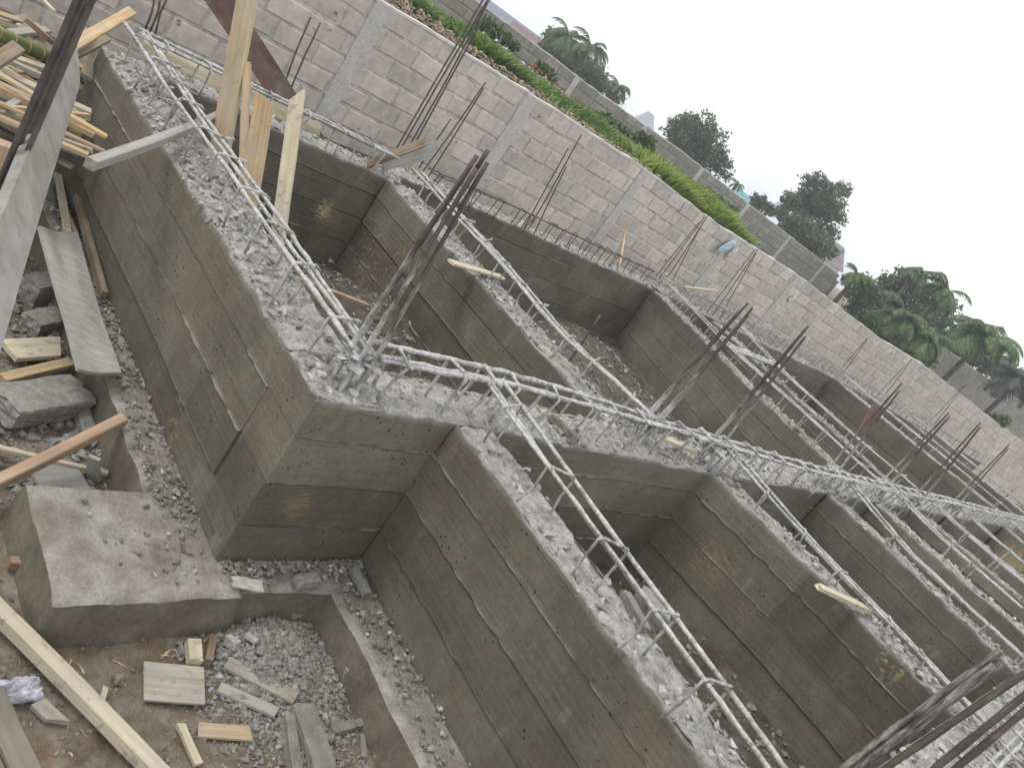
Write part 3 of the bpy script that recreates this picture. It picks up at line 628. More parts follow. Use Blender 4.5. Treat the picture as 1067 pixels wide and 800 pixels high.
# ---------------------------------------------------------------- block walls
def block_wall(name, label, pts, zbot, mats, bl=.30, ch=.146, gap=.011, proud=.008, depth=.15, coping=True, pil=(), pilw=.13, group=None, proud_pil=.016):
    """pts: (x,y,ztop) along the visible face; body lies behind (+90 deg left of travel)"""
    t = thing(name, label, 'wall', (pts[0][0], pts[0][1], zbot), group)
    mw, mbk, mp, mc = MB(), MB(), None, MB()
    S0 = 0.
    for (a, b) in zip(pts, pts[1:]):
        a, b = np.array(a, float), np.array(b, float); L2 = math.hypot(*(b-a)[:2]); u = np.array([(b-a)[0]/L2, (b-a)[1]/L2, 0]); n = np.array([u[1], -u[0], 0])
        def pt(s, zz, d): 
            q = a+u*s-n*(-d); q[2] = zz; return q
        top = lambda s: lerp(a[2], b[2], s/L2)
        ns = max(2, int(L2/.05)) if L2 < 20 else int(L2/.1)
        nz = 14; gridv = []
        for i in range(ns+1):
            s = L2*i/ns
            for j in range(nz+1):
                z = zbot+(top(s)-.004+.006*float(fbm(s*9, 3.3, 1., 2))-zbot)*j/nz; gridv.append(pt(s, z, 0))
            gridv.append(pt(s, gridv[-1][2]-.001, -depth)); gridv.append(pt(s, zbot, -depth))
        mw.add(gridv, grid_faces(ns+1, nz+3, flip=True))
        k = nz+3; mw.add([gridv[i] for i in range(k)], [tuple(range(k))]); mw.add([gridv[-k+i] for i in range(k)], [tuple(range(k))[::-1]])
        row = 0
        H = min(a[2], b[2])-zbot
        while row*ch < max(a[2], b[2])-zbot:
            s = -bl*(.5 if row % 2 else 0)-rnd.uniform(0, .03)
            while s < L2:
                w = bl*rnd.uniform(.93, 1.05); s0, s1 = max(s, 0.004), min(s+w-gap, L2-.004); s += w
                if s1-s0 < .04: continue
                sm = (s0+s1)/2
                if any(abs(sm-ps) < pilw*.2 for ps in ()): continue
                zt_ = top(sm)-row*ch-.006; zb_ = zt_-ch+gap*rnd.uniform(.9, 1.6)
                if zb_ < zbot: continue
                pr = proud*rnd.uniform(.2, 1.5); e = .007*rnd.uniform(.7, 1.5); j = lambda: rnd.uniform(-.0045, .0045)
                o_ = [(s0+j(), zb_+j()), (s1+j(), zb_+j()), (s1+j(), zt_+j()), (s0+j(), zt_+j())]; v = [pt(x, z, -.004) for x, z in o_]
                cx_, cz_ = sm, (zt_+zb_)/2
                v += [pt(x+(e if x < cx_ else -e), z+(e if z < cz_ else -e), pr) for x, z in o_]
                mbk.add(v, [(4, 5, 6, 7), (0, 1, 5, 4), (1, 2, 6, 5), (2, 3, 7, 6), (3, 0, 4, 7)])
            row += 1
        if coping:
            cv = []; nn = max(2, int(L2/.08))
            for i in range(nn+1):
                s = L2*i/nn; zt_ = top(s)+.002+float(fbm(s*6, 7., 2., 3))*.010
                cv += [pt(s, zt_-.012, .008), pt(s, zt_+.006, .004), pt(s, zt_+.008, -depth*.5), pt(s, zt_-.008, -depth-.006)]
            mc.add(cv, grid_faces(nn+1, 4, flip=True))
        S0 += L2
    mw.build('mortar_core', mats[1], t); mbk.build('blockwork', mats[0], t)
    if coping: mc.build('coping', mats[2], t, smooth=False)
    for (px, py, zt_) in pil:
        m = MB(); n_ = 16; v = []
        for k in range(n_+1):
            z = zbot+(zt_-zbot)*k/n_; wob = float(fbm(z*8, px, 2., 3))*.006; h = pilw/2
            dx = np.array([1., 0, 0]) if px < 12 else np.array([.986, -.168, 0])
            c = np.array([px, py, z]); nn = np.array([dx[1], -dx[0], 0])
            v += [c-dx*(h+wob)+nn*(-.01), c-dx*(h-.004+wob)+nn*proud_pil, c+dx*(h-.004+wob)+nn*proud_pil, c+dx*(h+wob)+nn*(-.01)]
        m.add(v, grid_faces(n_+1, 4, flip=True)); m.add(v[-4:], [(0, 1, 2, 3)]); m.build('pilaster', M['pilaster'], t)
    return t
def w1top(px, py): 
    d = ray(px, py); y0 = 5.2
    x = d.x/d.y*5.2
    if x > 12:
        k = d.y/d.x; x = 7.24/(k+.17); y0 = k*x
    return x, y0, d.z/d.x*x
w1 = [w1top(*p) for p in [(400, 3), (552, 98), (670, 175), (750, 236), (830, 286), (920, 355), (963, 381), (1025, 430), (1067, 462)]]
w1 = [(-1.5, 5.2, -.22), (1.2, 5.2, -.235)]+[(x, y, z) for x, y, z in w1]
w1.append((26., wall1_y(26.)*1., -.42))
pl_ = []
for px, py in [(397, 10), (552, 104), (670, 182), (769, 243), (831, 289), (877, 324), (1021, 427)]:
    x, y, z = w1top(px, py)
    xs_ = [q[0] for q in w1]; zs_ = [q[2] for q in w1]; pl_.append((x, y, float(np.interp(x, xs_, zs_))-.004))
block_wall('block_wall', 'long pale sandcrete block wall with smooth pilasters, right behind the foundation', w1, -1.8, (M['block'], M['mortar'], M['coping']), pil=pl_)
def az_pt(px, py, Y): d = ray(px, py); k = Y/d.y; return (d.x*k, Y, d.z*k)
w2 = [az_pt(*p, 10.) for p in [(455, -30), (513.5, 13.5), (560, 48), (623.7, 96.7), (700, 150), (740, 181), (800, 228), (875, 287)]]
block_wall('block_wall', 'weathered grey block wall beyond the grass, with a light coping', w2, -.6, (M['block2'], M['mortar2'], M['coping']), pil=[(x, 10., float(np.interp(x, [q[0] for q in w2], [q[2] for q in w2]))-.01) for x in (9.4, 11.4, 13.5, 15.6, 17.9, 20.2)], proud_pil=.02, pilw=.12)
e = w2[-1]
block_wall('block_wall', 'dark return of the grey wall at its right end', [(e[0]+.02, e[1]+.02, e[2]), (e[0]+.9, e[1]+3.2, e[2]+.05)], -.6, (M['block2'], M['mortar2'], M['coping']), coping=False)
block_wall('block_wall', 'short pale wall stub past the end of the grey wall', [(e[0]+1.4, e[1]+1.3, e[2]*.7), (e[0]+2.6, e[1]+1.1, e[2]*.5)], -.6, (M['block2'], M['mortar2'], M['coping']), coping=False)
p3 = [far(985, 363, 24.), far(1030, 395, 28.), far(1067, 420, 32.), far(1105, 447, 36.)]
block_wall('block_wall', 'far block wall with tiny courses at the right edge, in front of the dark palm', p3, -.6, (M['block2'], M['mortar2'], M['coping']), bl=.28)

# ---------------------------------------------------------------- timber
def plank(name, label, a, b, w, t, m, up=(0, 0, 1), cat='plank', group=None, rag=.0, cut=(0, 0), parent=None, chamf=.0):
    a, b = Vector(w3(a)), Vector(w3(b)); d = (b-a); Ln = d.length; d.normalize(); u = Vector(up); u = (u-d*u.dot(d)).normalized(); s = u.cross(d)
    Rm = Matrix((d, s, u)).transposed(); o_ = bpy.data.objects
    nx = max(3, int(Ln/.06)); W, T = w*S/2, t*S/2; bev = min(W, T)*.18; v = []
    prof = [(-W+bev, -T), (W-bev, -T), (W, -T+bev), (W, T-bev), (W-bev, T), (-W+bev, T), (-W, T-bev), (-W, -T+bev)]
    sd = rnd.uniform(0, 99); bow = rnd.uniform(-1, 1)*Ln*.004
    for i in range(nx+1):
        x = Ln*i/nx; k = float(fbm(x*5, sd, 0, 3))*.003; bb = bow*math.sin(math.pi*i/nx)
        for (py, pz) in prof:
            xx = x
            if i == nx: xx += cut[1]*S*(py/W)+rag*S*(rnd.random()-.5)
            if i == 0: xx += cut[0]*S*(py/W)+rag*S*(rnd.random()-.5)
            v.append((xx, py+k*(1 if py > 0 else -1)+bb, pz+float(fbm(x*4, py*20, sd, 2))*.0015+bb*.5))
    f = [(i*8+j, i*8+(j+1) % 8, (i+1)*8+(j+1) % 8, (i+1)*8+j) for i in range(nx) for j in range(8)]
    f += [tuple(range(8))[::-1], tuple(nx*8+j for j in range(8))]
    mb = MB(); mb.add(v, f); o = mb.build(name, m, local=True)
    o.matrix_world = Matrix.Translation(a) @ Rm.to_4x4()
    return tagit(o, label, cat, group)
def gz1(x, y): return float(gz(x, y))
def rest(px, py, z=None, h=0.):
    """point of the pit floor seen at a pixel"""
    zz = -1.77 if z is None else z
    for _ in range(4):
        p = onz(px, py, zz); zz = (gz1(p[0], p[1])+h) if z is None else z
    return (p[0], p[1], zz)
# three upright boards behind the far left beam
plank('timber_post', 'widest golden upright post behind the crumbled beam, cut by the top edge', (onx(236, 214, 1.56)[0], onx(236, 214, 1.56)[1], -1.35), onx(262, -25, 1.56), .105, .022, M['w_gold'], up=(-.9, -.35, 0), cat='post')
plank('timber_post', 'middle upright golden board with a slanted top, between the two other posts', (onx(256, 290, 1.60)[0], onx(256, 290, 1.60)[1], -1.4), onx(276, 102, 1.60), .095, .020, M['w_gold'], up=(-.9, -.35, 0), cat='post', cut=(0, .03))
plank('timber_post', 'narrow pale upright board with a pointed top, right one of the three posts', onx(282, 300, 1.64), onx(310, 100, 1.64), .055, .03, M['w_pale'], up=(-.6, -.8, 0), cat='post', cut=(0, -.03))
plank('timber_board', 'short old board seen low on the widest golden post, nailed beside its foot', onx(251, 245, 1.60), onx(258, 66, 1.59), .03, .02, M['w_gold'], up=(-.5, -.8, 0))
# steel plate and cream sheet behind the back beam
def sheet(name, label, quad, th, m, cat, n=None, sub=12, wob=.01):
    q = [np.array(p, float) for p in quad]; nn = np.cross(q[1]-q[0], q[3]-q[0]); nn /= np.linalg.norm(nn)
    v = []; 
    for s_ in (0, 1):
        for i in range(sub+1):
            for j in range(sub+1):
                a, b = i/sub, j/sub; p = (q[0]*(1-a)+q[1]*a)*(1-b)+(q[3]*(1-a)+q[2]*a)*b
                ed = 1 if (i in (0, sub) or j in (0, sub)) else 0
                v.append(p+nn*(th*(s_-.5)+wob*float(fbm(a*2+q[0][0], b*2, 3., 2)))+(q[1]-q[0])*.006*ed*float(fbm(a*7, b*7, 1, 2)))
    k = (sub+1)**2; f = grid_faces(sub+1, sub+1, True)+[tuple(x+k for x in r) for r in grid_faces(sub+1, sub+1)]
    lp = [(i, 0) for i in range(sub)]+[(sub, j) for j in range(sub)]+[(i, sub) for i in range(sub, 0, -1)]+[(0, j) for j in range(sub, 0, -1)]
    ix = [i*(sub+1)+j for i, j in lp]
    f += [(ix[i], ix[(i+1) % len(ix)], ix[(i+1) % len(ix)]+k, ix[i]+k) for i in range(len(ix))]
    mb = MB(); mb.add(v, f); o = mb.build(name, m, origin=tuple(q[0]))
    return tagit(o, label, cat)
sheet('steel_plate', 'brown rusty steel plate with a pointed end leaning on the block wall behind the posts', [ony(205, -12, 4.55), ony(238, -12, 4.55), ony(337, 143, 4.42), ony(285, 107, 4.42)], .012, M['rust'], 'steel plate')
sheet('plywood_sheet', 'cream plywood strip standing on edge behind the left length of the back beam', [ony(150, 40, 4.16), ony(146, 58, 4.16), ony(330, 152, 4.18), ony(335, 128, 4.18)], .014, M['w_cream'], 'plywood')
plank('timber_board', 'lower of two short boards crossed over the back beam, left of the thin rod sheaf', (ony(378, 173, 4.02)), (ony(441, 149, 4.02)), .05, .018, M['w_old'], up=(0, -.5, 1))
plank('timber_board', 'upper grey faced board of the two short ones crossed over the back beam', (ony(398, 170, 4.05)), (ony(452, 156, 4.05)), .095, .018, M['w_grey'], up=(.1, -.8, .6), cut=(0, .03))
# boards on beams
plank('timber_board', 'short grey square timber bridging the edge of the far left beam', onz(94, 171, -.955), onz(232, 119, -.93), .032, .034, M['w_grey'], up=(0, 0, 1))
plank('timber_board', 'pale short board lying across the top of the upper row beam at the wide bay', onz(470, 273, -.975), onz(524, 289, -.97), .048, .012, M['w_pale'], rag=.02)
plank('timber_stick', 'thin orange wooden stick lying low in the first bay behind the cages', (onz(283, 282, -1.15)), onz(382, 318, -1.3), .03, .02, M['w_orange'], cat='stick')
plank('timber_board', 'short pale board half buried under the longest cage', onz(690, 456, -.965), onz(722, 469, -.965), .045, .014, M['w_pale'], rag=.02)
plank('timber_board', 'curved whitish wood piece on top of the beam with the golden patch', onz(853, 611, -.965), onz(908, 637, -.965), .035, .02, M['w_pale'], rag=.02)
plank('timber_stick', 'pale upright splinter on the fourth beam of the lower row', onz(987, 583, -.96), onz(1003, 602, -.93), .02, .012, M['w_pale'], cat='stick', rag=.02)
plank('timber_stick', 'thin wooden stick standing against the block wall near a dark notch', ony(645, 281, 4.6), ony(652, 238, 5.12), .022, .012, M['w_new'], cat='stick')
plank('timber_board', 'short pale board lying over the back beam cage below the rag', ony(713, 299, 4.5), ony(746, 303, 4.5), .03, .02, M['w_pale'])
plank('timber_stick', 'tiny orange splinter among dust behind the narrow upper row beam', ony(803, 352, 4.55), ony(812, 360, 4.55), .025, .02, M['w_new'], cat='stick')
sheet('steel_plate', 'small red rusty plate leaning on the far upper row beam', [onz(890, 456, -1.2), onz(902, 452, -1.25), ony(921, 424, 3.3), ony(909, 422, 3.3)], .02, M['rust_red'], 'steel plate')
sheet('steel_plate', 'dark red sheet down in the last bay of the lower row', [(8.35, 1.46, -1.62), (9.6, 1.2, -1.62), (9.6, 1.2, -1.22), (8.35, 1.46, -1.18)], .02, flat('oxide_red_sheet', (.07, .028, .028)), 'steel sheet')
# left foreground
bt = far(74, 38, 1.66)
def vert(px, py, R, z):
    p = far(px, py, R); return (p[0], p[1], z)
def d3(px, py, R): return far(px, py, R)
sheet('formwork_board', 'tall cement splashed formwork board standing nearest the camera at the left edge', [d3(-110, 470, 1.0), d3(-52, 520, 1.02), d3(77, 90, 1.75), d3(75, 36, 1.78)], .022, M['w_tall'], 'board', wob=.004)
t = thing('column_rebar', 'dark brown bars standing before the tall splashed board, cut by the left edge', 'starter bars', (*far(60, 60, 1.5)[:2], -1.77), None)
for k, dx in enumerate((-8, -3, 4, 9)):
    p = far(66+dx, 50, 1.5+.02*(k % 3)); mb = MB(); tube(mb, [(p[0]-.012*(k % 2)-.006*k, p[1], -1.77), (p[0], p[1], -.9), (p[0]+.0, p[1], -.2)], .0046, 7, .05, lambda z: .12, .002); mb.build('bar', M['rebar'], t, smooth=True)
plank('timber_post', 'short orange wood post just behind the tall splashed board', vert(12, 190, 2.2, -1.77), (far(12, 152, 2.2)), .05, .04, M['w_orange'], up=(-.1, -1, 0), cat='post')
sheet('plywood_sheet', 'grey plywood sheet leaning on the footing at the left', [onz(38, 238, -1.50), onz(80, 244, -1.53), onz(124, 391, -1.57), onz(80, 386, -1.53)], .012, M['w_grey'], 'plywood', wob=.012)
plank('timber_board', 'long brown board on edge between the plywood sheet and the tall left beam', onz(66, 150, -1.52), onz(108, 308, -1.585), .022, .04, M['w_old'])
plank('timber_stick', 'short pale board beside the top end of the plywood sheet', onz(60, 182, -1.57), onz(70, 242, -1.60), .03, .015, M['w_pale'], cat='stick')
plank('timber_stick', 'round yellow stick above the plywood sheet', onz(62, 205, -1.59), onz(79, 245, -1.60), .018, .018, M['w_gold'], cat='stick')
plank('timber_board', 'pale board with one slanted corner left of the plywood sheet', rest(8, 365, h=.05), rest(62, 362, h=.05), .10, .018, M['w_pale'], up=(.1, 0, 1), cut=(0, .03))
plank('timber_board', 'golden narrow board below the pale slanted one', rest(2, 395, h=.04), rest(74, 378, h=.04), .042, .022, M['w_new'])
plank('timber_board', 'orange brown square timber pointing at the footing ledge from the left edge', rest(-30, 516, h=.07), onz(128, 437, -1.60), .034, .036, M['w_orange'])
plank('timber_stick', 'thin pale stick crossing under the orange brown timber', rest(-20, 462, h=.035), rest(112, 493, h=.03), .017, .014, M['w_pale'], cat='stick')
plank('timber_beam', 'long spotted cream square timber crossing the bottom left corner', rest(-60, 580, h=.05), rest(185, 826, h=.05), .038, .040, M['w_pale'], cat='timber')
plank('timber_board', 'dark mossy plank in the very corner at the bottom left', rest(-12, 722, h=.03), rest(38, 830, h=.03), .055, .03, M['w_moss'])
plank('timber_board', 'second mossy plank below the first in the bottom left corner', rest(-25, 770, h=.025), rest(5, 840, h=.025), .05, .02, M['w_moss'])
W4 = [('small wedge of grey wood beside the crinkled plastic', (38, 731), (60, 752), .036, .014, 'w_dusty'), ('little pale splinter right of the spotted timber', (110, 716), (104, 738), .014, .01, 'w_pale'),
      ('square plywood offcut below the footing pad', (150, 709), (212, 714), .118, .007, 'w_dusty'), ('pale square block of wood stub by the footing corner', (201, 668), (203, 690), .036, .03, 'w_pale'),
      ('upright brown wood stub next to the pale stub', (221, 664), (216, 690), .02, .03, 'w_old'), ('long thin plywood strip sloping under the rubble heap', (228, 716), (288, 742), .034, .012, 'w_dusty'),
      ('upper dusty strip sloping into the rubble heap', (236, 690), (308, 727), .045, .012, 'w_dusty'), ('broken orange board with a jagged left end', (206, 760), (261, 764), .042, .008, 'w_new'),
      ('narrow pale board at the bottom edge left of the jagged one', (188, 755), (206, 795), .022, .012, 'w_pale'), ('small wood cube left of the footing pad', (9, 586), (24, 587), .024, .03, 'w_orange'),
      ('flat dusty board under the crossing stick at the left', (36, 500), (85, 497), .12, .015, 'w_grey')]
for lab, a, b, w, th, m in W4:
    plank('timber_offcut', lab, rest(*a, h=th*.5+.012), rest(*b, h=th*.5+.012), w, th, M[m], cat='offcut', rag=.014 if 'jagged' in lab or 'splinter' in lab else .005, cut=(0, .02) if 'wedge' in lab else (0, 0))
plank('timber_offcut', 'tiny orange chip at the foot of the stepped corner', onz(298, 577, -1.603), onz(304, 578, -1.603), .012, .008, M['w_new'], cat='offcut', rag=.01)
plank('timber_offcut', 'upright flat offcut standing against the footing at the left', rest(97, 500, h=.0), onz(98, 476, -1.66), .04, .012, M['w_grey'], up=(-.6, -.6, 0), cat='offcut')

# broken concrete pieces
def chunk(name, label, a, b, w, h, m='stone', lift=0., cat='concrete piece', z=None, seed=None):
    A, B_ = np.array(rest(*a, z=z)), np.array(rest(*b, z=z)); d = (B_-A); Ln = np.linalg.norm(d); u = d/Ln; n = np.array([-u[1], u[0], 0]); n /= np.linalg.norm(n); k = np.cross(u, n)
    if k[2] < 0: k = -k
    bm = bmesh.new(); bmesh.ops.create_cube(bm, size=1.); bmesh.ops.subdivide_edges(bm, edges=bm.edges[:], cuts=7, use_grid_fill=True)
    s = rnd.uniform(0, 90) if seed is None else seed; v = []; bm.verts.index_update()
    for q in bm.verts:
        x, y, z_ = q.co; 
        rr = 1-.10*(max(0, abs(x)-.40)+max(0, abs(y)-.40)+max(0, abs(z_)-.40))*4
        nn = float(fbm(x*2.2*Ln/.1+s, y*3+s, z_*3, 4))
        jag = 1+.10*nn+(.10*float(fbm(y*5+s, z_*5, s, 2)) if abs(x) > .45 else 0)
        v.append(A+u*((x*jag+.5)*Ln)+n*(y*w*rr*(1+.18*nn))+k*(z_*h*rr*(1+.12*nn)+h*.42+lift))
    mb = MB(); mb.add(v, [tuple(x.index for x in f.verts) for f in bm.faces]); bm.free()
    o = mb.build(name, M[m], origin=tuple(A)); return tagit(o, label, cat)
chunk('concrete_lump', 'largest dark concrete lump with a flat face at the left edge', (-6, 438), (76, 424), .15, .08, 'stone_dark', lift=.02)
chunk('concrete_lump', 'dark concrete block tucked above the pale board at the left', (28, 346), (60, 338), .09, .07, 'stone_dark')
chunk('concrete_lump', 'long grey concrete lump behind the plywood sheet, upper left', (25, 312), (62, 306), .10, .10, 'stone_dark')
chunk('concrete_lump', 'narrow upright concrete lump between the dark lump and the footing', (80, 432), (90, 462), .05, .05, 'stone_dark')
chunk('concrete_slab', 'long flat broken slab at the bottom middle', (312, 738), (338, 815), .075, .03, 'slab')
chunk('concrete_slab', 'thin slab leaning along the left side of the long flat one', (297, 750), (305, 812), .03, .035, 'slab')
chunk('concrete_slab', 'prism shaped concrete stick by the inner footing face', (354, 672), (356, 712), .032, .032, 'stone_dark', lift=.03)
chunk('concrete_lump', 'upper end of the broken concrete log near the bottom middle', (343, 764), (366, 758), .028, .026, 'slab')
chunk('concrete_lump', 'short rounded end of the broken concrete log', (368, 758), (385, 752), .026, .026, 'slab')
chunk('concrete_lump', 'bone shaped concrete lump below the log', (375, 768), (377, 792), .018, .02, 'slab')
chunk('concrete_lump', 'flat oval concrete lump right of the bone shaped one', (388, 768), (392, 792), .024, .018, 'slab')
chunk('concrete_lump', 'flat dark slab on top of the rubble heap', (300, 648), (325, 640), .022, .014, 'stone_dark', lift=.02)
chunk('concrete_lump', 'angular lump at the inner corner of the footing', (332, 652), (344, 662), .026, .018, 'stone_dark', lift=.03)
chunk('concrete_lump', 'curled shell of concrete standing at the left of the heap', (234, 672), (245, 680), .02, .03, 'stone', lift=.01)
chunk('concrete_lump', 'pale disc of concrete right of the curled shell', (254, 668), (265, 676), .018, .012, 'stone', lift=.02)
chunk('concrete_flake', 'smooth pale grey flake lying on the footing before the stepped corner', (242, 606), (273, 612), .045, .008, 'stone', z=-1.605)
chunk('concrete_lump', 'faceted brown grey lump on the footing edge', (306, 610), (328, 606), .04, .03, 'stone_dark', z=-1.61)
chunk('concrete_lump', 'tall rough lump at the foot of the big lower middle beam', (366, 596), (380, 622), .028, .03, 'stone_dark', z=-1.615)
chunk('concrete_lump', 'block of concrete lodged in the bay behind the pale gritty top', (655, 630), (685, 655), .10, .09, 'stone_dark', z=-1.3)
chunk('concrete_lump', 'knobbly spill of concrete hanging on the edge of the gritty top', (648, 622), (668, 660), .03, .03, 'slab', z=-1.01)
chunk('concrete_lump', 'long spill of concrete on the cross beam right of the first cage', (572, 436), (600, 462), .03, .03, 'slab', z=-1.0)

# woodpile
WP = 'rough wood pieces heaped beyond the far left beam'
def pile():
    mats = ['w_new', 'w_gold', 'w_dusty', 'w_pale', 'w_old', 'w_dusty', 'w_pale']
    labs = {}
    n = 0
    for k in range(120):
        px, py = rnd.uniform(-25, 95), rnd.uniform(28, 150)
        z = -1.45+.35*math.exp(-((px-30)/70)**2)*rnd.uniform(.2, 1); ang = rnd.gauss(-.12, .34)+(0 if rnd.random() < .75 else 1.1)
        c = onz(px, py, z); c = np.array(c); 
        if c[1] > 4.95: continue
        Ln = rnd.uniform(.3, .8); d = np.array([math.cos(ang)*1., math.sin(ang), rnd.uniform(-.12, .12)])*Ln/2
        if c[0]+abs(d[0]) > 1.16: c[0] = 1.14-abs(d[0])
        if c[1]-abs(d[1]) < 3.0: continue
        plank('wood_offcut', 'rough sawn offcut lying in the heap beyond the far left beam', tuple(c-d), tuple(c+d), rnd.uniform(.018, .045), rnd.uniform(.010, .022), M[rnd.choice(mats)], up=(rnd.uniform(-.3, .3), rnd.uniform(-.3, .3), 1), cat='offcut', group=WP, rag=.01); n += 1
pile()
mb = MB()
for lab, a, b, za, zb_, r, m in (('long green bamboo pole at the top left', (-20, 26), (55, 62), -1.12, -1.18, .030, 'bamboo'), ('dry yellow bamboo pole under the green one', (-20, 36), (46, 72), -1.2, -1.24, .024, 'bamboo_dry'), ('mossy green pole ending beside the far left beam', (58, 62), (92, 86), -1.3, -1.35, .028, 'bamboo')):
    A, B_ = onz(*a, za), onz(*b, zb_); mb = MB(); L2 = np.linalg.norm(np.array(B_)-np.array(A)); n = 5
    tube(mb, [A, B_], r, 14, .02); v = mb.v[0]
    o = mb.build('bamboo_pole', M[m], origin=A, smooth=True); tagit(o, lab, 'pole')
    # node rings belong to the pole
    mb2 = MB(); A_, D_ = np.array(A), np.array(B_)-np.array(A)
    for k in range(1, n): c = A_+D_*k/n; u = D_/L2; tube(mb2, [c-u*.004, c+u*.004], r*1.07, 14, .01)
    q = mb2.build('node_ring', M['bamboo_dry'], o, smooth=True)
P4 = [('long board pointing up right over the heap', (68, 52), (137, 12), -1.02, -.98, .05, .025, 'w_new'), ('narrow board lying against the long pointing one', (70, 62), (112, 40), -1.08, -1.0, .035, .02, 'w_old'),
      ('pale thin slat crossing down to the far left beam', (70, 30), (100, 52), -1.1, -1.1, .025, .015, 'w_pale'), ('broad light board ending at the corner of the far left beam', (92, 82), (106, 50), -1.15, -1.05, .07, .02, 'w_pale'),
      ('reddish stick sloping down behind the bamboo', (24, 18), (54, 44), -1.0, -1.1, .022, .022, 'w_orange'), ('light slat running from the dark bars to the beam', (66, 58), (96, 78), -1.2, -1.2, .03, .02, 'w_gold'),
      ('board end resting on the heap right at the left edge', (-10, 68), (18, 50), -1.1, -1.05, .05, .03, 'w_old'), ('thin pale slat at the very top left', (40, -5), (56, 12), -1.0, -1.0, .02, .012, 'w_pale')]
for lab, a, b, za, zb_, w, th, m in P4: plank('timber_board', lab, onz(*a, za), onz(*b, zb_), w, th, M[m], up=(0, -.4, 1))

# crumpled plastic
def crumple(name, label, c, ax, bx, m, amp, cat='plastic', n=22):
    c, ax, bx = (np.array(q, float) for q in (c, ax, bx)); nn = np.cross(ax, bx); nn /= np.linalg.norm(nn); mb = MB(); V = []
    for sd in (1, -1):
        for i in range(n+1):
            for j in range(n+1):
                u, v = i/n*2-1, j/n*2-1; e = math.sqrt(max(0, 1-u*u))*math.sqrt(max(0, 1-v*v)); r = 1+.25*float(fbm(u*2+c[0]*5, v*2, 1., 2))
                V.append(c+ax*u*r+bx*v*r*(.6+.4*math.sqrt(max(0, 1-u*u)))+nn*(sd*e*amp*(.35+.65*float(vn(u*5+9, v*5, c[0]*9)))+.25*amp*float(fbm(u*6, v*6, 3, 2))))
    k = (n+1)**2; f = grid_faces(n+1, n+1)+[tuple(x+k for x in q[::-1]) for q in grid_faces(n+1, n+1)]
    mb.add(V, f); o = mb.build(name, m, origin=tuple(c)); return tagit(o, label, cat)
p = rest(20, 719, h=.025); q = rest(45, 716, h=.025)
crumple('plastic_bag', 'crumpled lilac white plastic bag on the soil at the left edge', p, np.array(q)-np.array(p), (np.array([.0, .035, .0])), M['bag'], .03, 'plastic bag')
crumple('plastic_rag', 'pale blue and white rag hooked on the top of the block wall', ony(757, 257, 5.15), (.10, 0, .10), (.035, 0, -.03), M['rag_blue'], .03, 'rag')
crumple('plastic_rag', 'small dirty white rag hanging right of the blue one', ony(763, 264, 5.15), (.04, 0, .07), (.03, 0, -.02), M['rag_white'], .025, 'rag')
crumple('plastic_rag', 'scrap of white plastic on the wall beside the narrow pilaster', ony(826, 311, 5.15), (.05, 0, .05), (.035, 0, -.02), M['rag_white'], .02, 'rag')

# ---------------------------------------------------------------- rubble (nobody could count it)
pts = []
for Q, Nn, W, zt_, amp in BEAMS:
    Ln = len(Q); far_ = Q[:, 0].mean()
    dens = {2.: 8}.get(0, 13); dens = 20 if (Q[0][0] < 1.27 and Q[0][1] > 1.6) else 7 if 1.7 < Q[0][0] < 1.85 else 14 if far_ < 4 else 10 if Q[0][0] > 1.27 or far_ > 4 else 20
    for _ in range(int(Ln*dens)):
        i = rnd.randrange(Ln); t_ = rnd.betavariate(1.6, 1.6)
        if float(vn(Q[i][0]*4, Q[i][1]*4, 3.)) < rnd.random()*.5: continue
        x, y = Q[i]+Nn[i]*W*t_
        pts.append((x, y, zt_+float(rough_top(x, y))*amp*(.5+.5*math.sin(math.pi*t_))-.001))
stones('rubble', 'loose pale concrete chips strewn over the beam tops', pts, .0022, .027, M['stone'], 4.6)
pts = []
for _ in range(5200):   # footing ledge
    r = rnd.random()
    if r < .45: x, y = rnd.uniform(1.15, 1.27), rnd.uniform(1.45, 3.6)
    elif r < .62: x, y = rnd.uniform(1.27, 1.8), 1.5-abs(rnd.gauss(0, .045))
    elif r < .85: x, y = rnd.uniform(1.66, 1.80), rnd.uniform(.6, 1.5)
    else:
        x, y = rnd.uniform(.84, 1.27), rnd.uniform(1.4, 1.77)
        if rnd.random() < 1-((x-.84)/.43)**2: continue
    if y < 1.375: 
        if x < 1.65: continue
    if r < .45 and y < 1.75 and rnd.random() < .2: continue
    if float(vn(x*9, y*9, 8.)) < rnd.random()*.8: continue
    pts.append((x, y, -1.614))
stones('rubble', 'pale grit and chips lying along the footing ledge', pts[::4], .0022, .016, M['stone'], 3.)
stones('rubble', 'dull grey grit lying along the footing ledge', [q for i_, q in enumerate(pts) if i_ % 4], .0018, .017, M['slab'], 3.2)
pts = []
for _ in range(9000):
    x, y = rnd.gauss(1.44, .11), rnd.gauss(1.2, .15)
    if x > 1.63 or y > 1.38 or x < 1.0: continue
    pts.append((x, y, gz1(x, y)))
stones('rubble', 'grey heap of gravel and broken bits filling the inner corner of the footing', pts, .0025, .016, M['stone_dark'], 2.6)
pts = []
for _ in range(16000):
    x, y = rnd.uniform(.55, 1.65), rnd.uniform(.75, 2.9)
    if .8 < x < 1.66 and y > 1.37 and not (x < 1.15 and y > 1.8): continue
    if float(vn(x*5, y*5, 5.)) < rnd.random(): continue
    pts.append((x, y, gz1(x, y)-.002))
stones('rubble', 'scattered grit on the soil at the lower left', pts, .0014, .010, M['slab'], 3.)
pts = []
